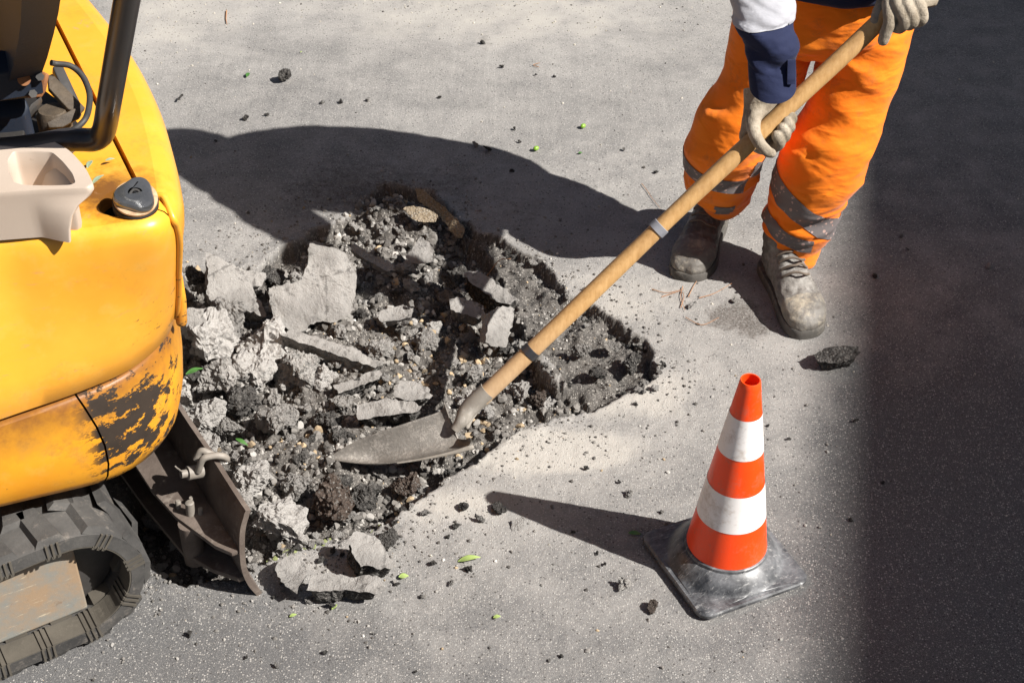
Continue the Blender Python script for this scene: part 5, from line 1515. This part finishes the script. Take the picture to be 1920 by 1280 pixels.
for a in (
    (394, 634, 118, .03, 'broken_asphalt_dusty', 'large rough grey lump right beside the yellow tail skirt', 201),
    (490, 642, 112, .03, 'broken_asphalt_dusty', 'rough pointed lump left of the long board like slab', 202, .9),
    (560, 692, 84, .02, 'broken_asphalt', 'round crumbling lump below the long board like slab', 203),
    (405, 712, 84, .02, 'broken_asphalt', 'knobbly grey lump below the large rough lump at the tail skirt', 204),
    (455, 752, 74, .01, 'bitumen_dark', 'dark crumbling lump in a hollow of the pit', 205),
    (526, 978, 112, .02, 'broken_asphalt_dusty', 'biggest pale lump in front of the dozer blade', 206, .75),
    (622, 940, 92, .0, 'brown_stone', 'reddish brown angular stone below the tip of the shovel', 207, .85),
    (474, 898, 86, .015, 'broken_asphalt_dusty', 'grey rough lump left of the shovel tip by the dozer blade', 208),
    (448, 945, 60, -.01, 'broken_asphalt', 'squat lump close behind the dozer blade edge', 209),
    (728, 1012, 42, .015, 'bitumen_dark', 'dark lump lying beside the thick wedge on the road', 210),
    (610, 788, 50, -.01, 'bitumen_dark', 'black lump left of the long stained slab', 211),
    (640, 815, 40, -.01, 'bitumen_dark', 'dark lump just above the tip of the shovel', 212),
    (535, 710, 60, -.01, 'broken_asphalt_dusty', 'lumpy pale rock in the left middle of the pit', 213),
    (850, 520, 50, .0, 'bitumen_dark', 'dark lump among gravel in the upper right of the pit', 214),
    (885, 700, 44, -.02, 'broken_asphalt', 'grey lump near the black tape of the shovel', 215),
    (975, 738, 50, -.02, 'broken_asphalt_dusty', 'lump below the shovel handle in the corner of the pit', 216),
    (1012, 748, 40, -.03, 'brown_stone', 'brown lump in the deep right corner of the pit', 217),
    (1185, 680, 44, .005, 'bitumen_dark', 'dark flat lump on the shallow right shelf of the pit', 218, .6),
    (1150, 650, 28, .0, 'broken_asphalt', 'small lump on the shallow right shelf of the pit', 219, .7),
    (380, 830, 66, .02, 'broken_asphalt_dusty', 'grey lump above the shackle of the dozer blade', 220),
    (345, 740, 70, .04, 'pale_concrete', 'pale rounded lump under the worn tail skirt', 221),
    (700, 885, 50, -.05, 'broken_asphalt', 'lump hidden half under the shovel blade', 222),
    (760, 905, 60, -.03, 'brown_stone', 'brownish lump in front of the shovel blade', 223, .6),
    (715, 655, 52, .0, 'broken_asphalt', 'rough lump right of the long board like slab', 224),
    (800, 640, 46, -.015, 'broken_asphalt', 'grey lump amid the tan gravel', 225),
    (640, 760, 54, -.01, 'broken_asphalt', 'grey lump right of the black lump in the pit', 226),
    (430, 800, 54, .0, 'broken_asphalt', 'grey lump above the grey rough lump by the dozer blade', 227),
    (560, 850, 60, -.015, 'bitumen_dark', 'black lump in the hollow left of the shovel tip', 228),
    (510, 520, 46, .03, 'bitumen_dark', 'dark lump wedged between the two largest pale slabs', 229),
    (640, 905, 44, -.03, 'bitumen_dark', 'dark lump directly under the shovel tip', 230),
    (372, 520, 52, .035, 'bitumen_dark', 'dark jagged lump under the left edge of the tilted pale slab', 231),  # dark colour stands in for the slab's shaded broken side
    (436, 600, 90, .03, 'broken_asphalt', 'jagged grey block below the tilted pale slab', 232),
    (468, 700, 92, .02, 'broken_asphalt_dusty', 'dusty block in the middle of the left rubble', 233, .9),
    (520, 782, 80, .01, 'broken_asphalt', 'angular grey block beside the dark crumbling lump', 234),
    (600, 712, 58, .0, 'broken_asphalt_dusty', 'dusty lump right of the round crumbling lump', 235),
    (388, 775, 84, .02, 'broken_asphalt_dusty', 'dusty block close below the worn tail skirt', 236),
    (560, 915, 62, -.01, 'broken_asphalt', 'angular grey block in front of the biggest pale lump', 237),
    (690, 930, 56, -.03, 'bitumen_dark', 'black block at the near edge of the pit', 238),
    (1090, 655, 40, .0, 'broken_asphalt', 'grey lump just right of the shovel handle on the shelf', 239, .7),
    (1120, 700, 36, .0, 'bitumen_dark', 'dark lump on the shelf above the deep pit corner', 240, .6),
    (905, 770, 40, -.03, 'broken_asphalt_dusty', 'dusty lump beside the shovel socket', 241),
):
    big_rock(*a)

# countable lumps in the pit
placed = []
def try_place(x, y, r):
    for (a, b, c) in placed:
        if (a - x) ** 2 + (b - y) ** 2 < (.62 * (c + r)) ** 2: return False
    placed.append((x, y, r)); return True
cnt = 0; tries = 0
while cnt < 215 and tries < 9000:
    tries += 1
    x, y = random.uniform(-.95, .25), random.uniform(2.2, 3.78)
    s_ = sd_at(x, y)
    if s_ > -.012: continue
    size = .026 + .062 * random.random() ** 1.9
    ba, bb = P(650, 850), P(860, 815); bt = max(0, min(1, ((x - ba.x) * (bb.x - ba.x) + (y - ba.y) * (bb.y - ba.y)) / ((bb.x - ba.x) ** 2 + (bb.y - ba.y) ** 2)))
    if (x - ba.x - bt * (bb.x - ba.x)) ** 2 + (y - ba.y - bt * (bb.y - ba.y)) ** 2 < .055 ** 2: continue
    if not try_place(x, y, size / 2): continue
    tanzone = math.exp(-(((x - P(790, 640).x) / .12) ** 2 + ((y - P(790, 640).y) / .14) ** 2))
    u = random.random()
    if u < .10 + .28 * tanzone and size < .04:
        lump('tan_pebble', x, y, size * .75, 'tan_stone', 'tan pebble among the dark rubble of the pit', 'pebble', 'tan pebbles in the pit', .25)
    elif u < .45:
        lump('rubble_lump', x, y, size, 'broken_asphalt', 'grey crumbling asphalt lump in the pit', 'rubble lump', 'grey rubble lumps in the pit', .25)
    elif u < .82:
        lump('rubble_lump', x, y, size, 'broken_asphalt_dusty', 'pale dusty asphalt lump in the pit', 'rubble lump', 'dusty rubble lumps in the pit', .25)
    else:
        lump('rubble_lump', x, y, size, 'bitumen_dark', 'black bitumen lump in the pit', 'rubble lump', 'black rubble lumps in the pit', .25)
    cnt += 1
# broken bits along the rim of the shallow shelf
for k in range(46):
    i = random.randrange(2, 11); a, b = SHALLOW[i], SHALLOW[i + 1]; t_ = random.random()
    x, y = a[0] + (b[0] - a[0]) * t_ + random.gauss(0, .012) - .010, a[1] + (b[1] - a[1]) * t_ + random.gauss(0, .012) - .012
    lump('rubble_lump', x, y, .012 + .032 * random.random() ** 2, random.choice(['broken_asphalt', 'broken_asphalt_dusty', 'bitumen_dark']), 'small broken lump along the rim of the shallow right shelf', 'rubble lump', 'lumps along the shallow shelf', sink=.2, flat=.8)
# crumbled pieces along the near rim of the pit
for k in range(60):
    i = random.randrange(20, 26) if k < 52 else random.randrange(26, 28); a, b = DEEP[i], DEEP[i + 1]; t_ = random.random()
    x, y = a[0] + (b[0] - a[0]) * t_ + random.gauss(0, .014), a[1] + (b[1] - a[1]) * t_ + random.gauss(0, .014) - .004
    lump('rubble_lump', x, y, .010 + .034 * random.random() ** 2.2, random.choice(['broken_asphalt', 'broken_asphalt_dusty', 'broken_asphalt_dusty', 'bitumen_dark']), 'small broken lump on the crumbling near rim of the pit', 'rubble lump', 'lumps along the near rim', sink=.25, flat=.8)
# single stones on the road
def on_px(name, px, py, wpx, mat, label, cat='stone', group=None, **kw):
    p = P(px, py); depth = p.y * CP + CAM_H * SP
    return lump(name, p.x, p.y, wpx * depth / FPX, mat, label, cat, group, **kw)
on_px('bitumen_lump', 536, 152, 34, 'bitumen_dark', 'biggest black lump on the sunny road behind the pit', sink=.1, k=2, flat=1.3, rot=(.2, .1, .5))
on_px('bitumen_lump', 339, 190, 22, 'bitumen_dark', 'black lump on the road close behind the yellow hood', sink=.1)
on_px('road_stone', 1168, 1100, 40, 'pale_concrete', 'pale stone on the road left of the cone base', sink=.1)
on_px('road_stone', 1224, 1142, 32, 'brown_stone', 'brown stone on the road at the left corner of the cone base', sink=.1)
on_px('road_stone', 1181, 928, 24, 'broken_asphalt', 'grey stone on the road behind the cone shadow', sink=.1)
on_px('road_stone', 1853, 502, 16, 'pale_concrete', 'pale stone alone in the shade at the far right', sink=.1)
on_px('road_stone', 1604, 793, 18, 'bitumen_dark', 'small black lump in the shade right of the cone tip', sink=.1)
on_px('road_stone', 970, 985, 40, 'broken_asphalt_dusty', 'flat pale stone at the tip of the cone shadow', sink=.3, flat=.5)
on_px('road_stone', 936, 958, 44, 'bitumen_dark', 'dark crumbling lump at the tip of the cone shadow', sink=.2, flat=.8)
on_px('road_stone', 357, 1194, 22, 'bitumen_dark', 'small black lump on the road in front of the rubber track', sink=.1)
on_px('road_stone', 1376, 567, 18, 'pale_concrete', 'pale pebble on the road between the two boots', sink=.1)
on_px('road_stone', 1298, 578, 24, 'broken_asphalt_dusty', 'grey stone beside the dry needles in front of the boot', sink=.2)
on_px('white_pebble', 773, 590, 20, 'pale_concrete', 'whitest smooth pebble in the pit', z=.03, sink=.2)
for px, py, wp_ in ((620, 1140, 26), (580, 1128, 24), (548, 1046, 20), (625, 1035, 26), (602, 1052, 20), (640, 1042, 18), (742, 985, 24), (760, 960, 34), (800, 968, 30), (735, 948, 24), (856, 990, 22), (812, 1060, 20), (846, 1096, 18), (880, 1070, 24), (1120, 1040, 14), (1135, 1060, 14), (900, 975, 26), (870, 955, 30), (680, 970, 24), (1040, 755, 18), (1205, 720, 22), (1170, 725, 18), (1190, 760, 16), (1250, 985, 14), (840, 1010, 14), (512, 1122, 14), (745, 1096, 16), (790, 1120, 14)):
    on_px('rubble_lump', px, py, wp_, random.choice(['bitumen_dark', 'broken_asphalt', 'bitumen_dark']), 'small dark lump spilled on the road beside the pit', 'rubble lump', 'lumps spilled beside the pit', sink=.15)
for px, py, wp_ in ((905, 83, 14), (940, 128, 14), (462, 225, 18), (500, 218, 14), (405, 268, 12), (605, 195, 12), (640, 195, 14), (690, 190, 14), (825, 185, 12), (1005, 142, 8), (1040, 145, 9), (965, 244, 12), (975, 268, 12), (1170, 284, 12), (912, 285, 26), (890, 275, 20), (960, 325, 14), (1230, 325, 12), (1655, 905, 12), (1595, 975, 12), (1640, 520, 14), (1690, 445, 14), (1700, 470, 12), (1390, 740, 10), (1480, 825, 12), (1440, 800, 10), (1052, 1232, 14), (780, 1260, 14), (1030, 1240, 10), (700, 1190, 12), (610, 1225, 16), (1160, 905, 14), (1100, 880, 16), (1240, 960, 14), (1075, 1000, 12), (460, 1235, 14), (520, 1250, 18)):
    on_px('road_crumb', px, py, wp_, random.choice(['bitumen_dark', 'bitumen_dark', 'broken_asphalt']), 'tiny dark crumb scattered on the open road', 'crumb', 'dark crumbs on the open road', sink=.1)

# ------------------------------------------------------------------ loose gravel and dust crumbs: one mass
def make_gravel():
    ico = bmesh.new(); bmesh.ops.create_icosphere(ico, subdivisions=2, radius=1)
    big = [np.array([v.co[:] for v in ico.verts]), np.array([[v.index for v in f.verts] for f in ico.faces])]; ico.free()
    ico = bmesh.new(); bmesh.ops.create_icosphere(ico, subdivisions=1, radius=1)
    sml = [np.array([v.co[:] for v in ico.verts]), np.array([[v.index for v in f.verts] for f in ico.faces])]; ico.free()
    protos = []
    for base, n in ((big, 8), (sml, 8)):
        pr = []
        for k in range(n):
            v = base[0].copy()
            v *= (1 + .75 * fbm(v + 9.1 * k, 1.5, 3, 700 + k))[:, None] * np.array([1, rng.uniform(.65, .95), rng.uniform(.5, .8)])
            rr_ = np.random.default_rng(900 + k)
            for _ in range(9):
                q = rr_.normal(size=3); q /= np.linalg.norm(q); e = np.maximum(0, v @ q - rr_.uniform(.35, .62)); v = v - e[:, None] * q
            pr.append(v * 1.25)
        protos.append((pr, base[1]))
    pos, size, tint, big_ = [], [], [], []
    N = 90000
    x = rng.uniform(-1.0, .75, N); y = rng.uniform(1.95, 4.0, N)
    sdv = sdf_poly(x, y, DEEP); shv = sdf_poly(x, y, SHALLOW)
    pn = fbm(np.stack([x, y, x * 0], 1), 7, 4, 801)
    gx = lambda px, py, r1, r2: np.exp(-(((x - P(px, py).x) / r1) ** 2 + ((y - P(px, py).y) / r2) ** 2))
    dens = np.where(sdv < 0, .36, 0) + np.where((shv < 0) & (sdv >= 0), .30, 0)
    out = np.clip(np.minimum(sdv, shv), 0, 9)
    dens += np.where(out > 0, .55 * np.exp(-out / .06) * np.clip(pn + .5, 0, 1.2), 0)
    for a, w_ in (((640, 1110, .17, .10), .28), ((740, 1000, .15, .10), .22), ((900, 960, .12, .08), .16), ((1010, 790, .12, .05), .25), ((1180, 740, .10, .05), .2), ((300, 1090, .10, .10), .35), ((470, 430, .12, .10), .10)):
        dens += w_ * gx(*a) * np.clip(pn + .6, 0, 1.3) * (sdv > 0)
    dens += .010 + .05 * gx(1050, 850, .30, .14) * np.clip(pn + .5, 0, 1.2)
    keep = rng.uniform(0, 1, N) < dens
    x, y, sdv, pn = x[keep], y[keep], sdv[keep], pn[keep]
    n = len(x)
    inside = sdv < 0
    s_ = np.where(inside, .0026 + .0105 * rng.uniform(0, 1, n) ** 3.2, .0011 + .0050 * rng.uniform(0, 1, n) ** 3.5)
    tanz = np.exp(-(((x - P(800, 640).x) / .13) ** 2 + ((y - P(800, 640).y) / .17) ** 2)) + .6 * np.exp(-(((x - P(540, 850).x) / .08) ** 2 + ((y - P(540, 850).y) / .08) ** 2))
    u = rng.uniform(0, 1, n)
    col = np.empty((n, 3))
    dk = np.array([.072, .067, .063]); gr = np.array([.165, .155, .144]); pl = np.array([.31, .296, .276]); tn = np.array([.40, .30, .185]); wh = np.array([.55, .52, .48])
    pt = .03 + .26 * tanz * inside
    col[:] = dk
    col[u < .80] = gr
    col[u < .27] = pl
    col[u < .022] = wh
    u2 = rng.uniform(0, 1, n)
    col[u2 < pt] = tn
    col *= rng.uniform(.7, 1.25, n)[:, None]
    # pale chippings strewn over the far road
    M2 = 11000
    x2 = rng.uniform(-2.0, 1.6, M2); y2 = rng.uniform(2.0, 5.4, M2)
    g2 = lambda px, py, r1, r2: np.exp(-(((x2 - P(px, py).x) / r1) ** 2 + ((y2 - P(px, py).y) / r2) ** 2))
    d2 = .05 + .8 * g2(310, 70, .28, .45) + .75 * g2(860, 5, .8, .22) + .35 * g2(1280, 60, .4, .5)
    d2 *= (sdf_poly(x2, y2, DEEP) > .02)
    k2 = rng.uniform(0, 1, M2) < d2
    x2, y2 = x2[k2], y2[k2]; m_ = len(x2)
    s2 = .0012 + .0036 * rng.uniform(0, 1, m_) ** 3
    c2 = np.where(rng.uniform(0, 1, (m_, 1)) < .72, np.array([[.52, .48, .41]]), np.array([[.10, .095, .09]])) * rng.uniform(.7, 1.15, (m_, 1))
    x = np.concatenate([x, x2]); y = np.concatenate([y, y2]); s_ = np.concatenate([s_, s2]); col = np.concatenate([col, c2])
    zz = ground_z(x, y) + s_ * .25
    Vs, Fs, Cs = [], [], []; off = 0
    a, b, c = rng.uniform(0, 6.28, len(x)), rng.uniform(-.6, .6, len(x)), rng.uniform(-.6, .6, len(x))
    for i in range(len(x)):
        pr, F = protos[0] if s_[i] > .0072 else protos[1]
        v = pr[i % len(pr)] * s_[i]
        ca, sa, cb, sb, cg, sg = math.cos(a[i]), math.sin(a[i]), math.cos(b[i]), math.sin(b[i]), math.cos(c[i]), math.sin(c[i])
        Rm = np.array([[ca, -sa, 0], [sa, ca, 0], [0, 0, 1]]) @ np.array([[cb, 0, sb], [0, 1, 0], [-sb, 0, cb]]) @ np.array([[1, 0, 0], [0, cg, -sg], [0, sg, cg]])
        v = v @ Rm.T + np.array([x[i], y[i], zz[i]])
        Vs.append(v); Fs.append(F + off); off += len(v); Cs.append(np.repeat(col[i:i + 1], len(v), 0))
    Vs = np.concatenate(Vs); Fs = np.concatenate(Fs); Cs = np.concatenate(Cs)
    m = bpy.data.meshes.new('gravel')
    m.vertices.add(len(Vs)); m.vertices.foreach_set('co', Vs.ravel())
    m.loops.add(Fs.size); m.loops.foreach_set('vertex_index', Fs.ravel().astype(np.int32))
    m.polygons.add(len(Fs)); m.polygons.foreach_set('loop_start', np.arange(0, Fs.size, 3, dtype=np.int32))
    m.update(); m.validate()
    at = m.attributes.new('tint', 'FLOAT_COLOR', 'POINT')
    at.data.foreach_set('color', np.concatenate([Cs, np.ones((len(Cs), 1))], 1).astype(np.float32).ravel())
    o = link('gravel', m, M['gravel'], None, False)
    tag(o, 'loose gravel and crumbs filling the pit and strewn over the road', 'gravel', kind='stuff')
    print('gravel stones', len(x))
make_gravel()

# ------------------------------------------------------------------ leaves, olives, needles, twigs
def leaf(px, py, ln, wd, ang, mat, label, cat='leaf', z=None, lift=.004, group=None, name='leaf'):
    p = P(px, py) if z is None else P(px, py, z)
    if z is None: p.z = gz(p.x, p.y)
    V_, F_ = [], []
    n = 10
    for i in range(n + 1):
        t = i / n; w_ = wd * math.sin(math.pi * min(.985, max(.015, t)) ** .85) * .5
        zc = .12 * ln * math.sin(math.pi * t)
        for k in (-1, 0, 1):
            V_.append(((t - .5) * ln, w_ * k, zc + abs(k) * wd * .14))
    for i in range(n):
        for k in (0, 1): F_.append((i * 3 + k, i * 3 + 3 + k, i * 3 + 4 + k, i * 3 + 1 + k))
    m = evaluated(me_from(V_, F_), [('SOLIDIFY', dict(thickness=.0006)), ('SUBSURF', dict(levels=1))])
    o = link(name, m, M[mat], None, True, (p.x, p.y, p.z + lift)); o.rotation_euler = (random.uniform(-.2, .2), random.uniform(-.2, .2), ang)
    return tag(o, label, cat, group)
leaf(465, 143, .034, .014, 1.5, 'leaf_green', 'dark green leaf on the sunny road behind the yellow hood')
leaf(1088, 290, .014, .008, .3, 'leaf_green', 'small flat green leaf between the two olives')
leaf(880, 1052, .052, .017, .1, 'leaf_pale', 'longest pale green leaf on the road in front of the pit')
leaf(757, 1083, .022, .017, .2, 'leaf_pale', 'short pale green leaf beside the thick asphalt wedge')
leaf(456, 847, .036, .011, -.5, 'leaf_green', 'green blade shaped leaf on the rubble by the dozer blade', z=.03, lift=.03)
leaf(366, 700, .05, .02, .6, 'leaf_green', 'dark green leaf hidden between lumps near the tail skirt', z=.02)
leaf(932, 1159, .016, .012, .2, 'leaf_pale', 'tiny pale leaf on the open road left of the cone')
leaf(628, 1140, .018, .010, 1.0, 'leaf_pale', 'small pale leaf under the flat rectangular slab')
leaf(550, 1156, .016, .010, .4, 'leaf_pale', 'pale leaf fragment nearest the rubber track')
leaf(565, 100, .010, .006, 1.2, 'leaf_pale', 'tiny yellow green leaf far up the sunny road')
leaf(1190, 1002, .03, .012, .0, 'leaf_green', 'dark leaf lying in the shadow of the cone')
for px, py, ln, wd, ang, lab in ((171, 318, .032, .011, 1.2, 'silvery olive leaf upright beside the beige console'), (186, 347, .034, .011, .8, 'silvery olive leaf lying in front of the fuel filler'), (208, 309, .018, .007, .3, 'small olive leaf on the yellow deck below the roll bar')):
    leaf(px, py, ln, wd, ang + .3, 'leaf_silver', lab, z=.9025 + ZU, lift=.010)
for px, py, lab in ((1093, 241, 'plump green olive on the sunny road behind'), (1005, 283, 'green olive lying closest to the shadow edge')):
    p = P(px, py); o = MB().ell((0, 0, 0), (.0095, .0072, .0070), 20, 14).build('olive', M['olive_skin'], None)
    MB().tube([(.0092, 0, 0), (.0112, 0, .0004)], .0012, 6).build('stem', M['dry_needle'], o)
    o.location = (p.x, p.y, p.z + .009); o.rotation_euler = (0, 0, random.uniform(.5, 2.2)); tag(o, lab, 'olive')
def twig(pts, r, label, name='dry_needle', mat='dry_needle', group=None, zoff=.004):
    w_ = []
    for px, py in pts:
        p = P(px, py); p.z = gz(p.x, p.y) + zoff; w_.append(p)
    w_ = catmull(w_, 5); c = w_[0].copy()
    o = MB().tube([p - c for p in w_], list(np.linspace(r, r * .5, len(w_))), 6).build(name, M[mat], None); o.location = c
    return tag(o, label, 'dry needle' if name == 'dry_needle' else 'twig', group)
for pts in ([(1276, 580), (1282, 560), (1278, 548)], [(1285, 598), (1316, 612), (1348, 598)], [(1310, 562), (1340, 552), (1372, 534)], [(1222, 545), (1250, 552), (1282, 545)], [(1290, 560), (1300, 540), (1310, 524)], [(1280, 540), (1276, 560), (1284, 585)], [(1240, 560), (1262, 553), (1275, 549)]):
    twig(pts, .0011, 'dry brown pine needle on the road in front of the boots', group='dry needles by the boots')
twig([(1203, 345), (1213, 358), (1222, 372), (1238, 392)], .0011, 'dry needle crossing the edge of the big shadow')
twig([(425, 22), (424, 38), (426, 48)], .0022, 'short reddish dry twig far up the road', 'twig')
twig([(870, 498), (905, 494), (935, 488), (958, 484)], .0016, 'thin reddish root lying across the pit edge', 'twig', zoff=.03)
twig([(1010, 128), (1000, 124), (1012, 120)], .0013, 'pale dry straw on the sunny road', 'twig')
# moss on the broken kerb line of the rim
for pts, lab in (([(500, 1046), (530, 1034), (560, 1026), (606, 1010)], 'long streak of green moss along the pit rim'), ([(690, 985), (705, 976), (718, 968)], 'short streak of green moss right of the pit rim')):
    w_ = []
    for px, py in pts:
        p = P(px, py); p.z = gz(p.x, p.y); w_.append(p)
    w_ = catmull(w_, 6); c = w_[0].copy(); b = MB()
    for p in w_:
        for _ in range(9):
            q = p - c + Vector((random.gauss(0, .007), random.gauss(0, .007), 0)); q.z = gz(q.x + c.x, q.y + c.y) - c.z + .001
            b.ell(q, (random.uniform(.003, .007), random.uniform(.003, .007), random.uniform(.0008, .0018)), 8, 5)
    o = b.build('moss', M['moss'], None); o.location = c
    tag(o, lab, 'moss', kind='stuff')
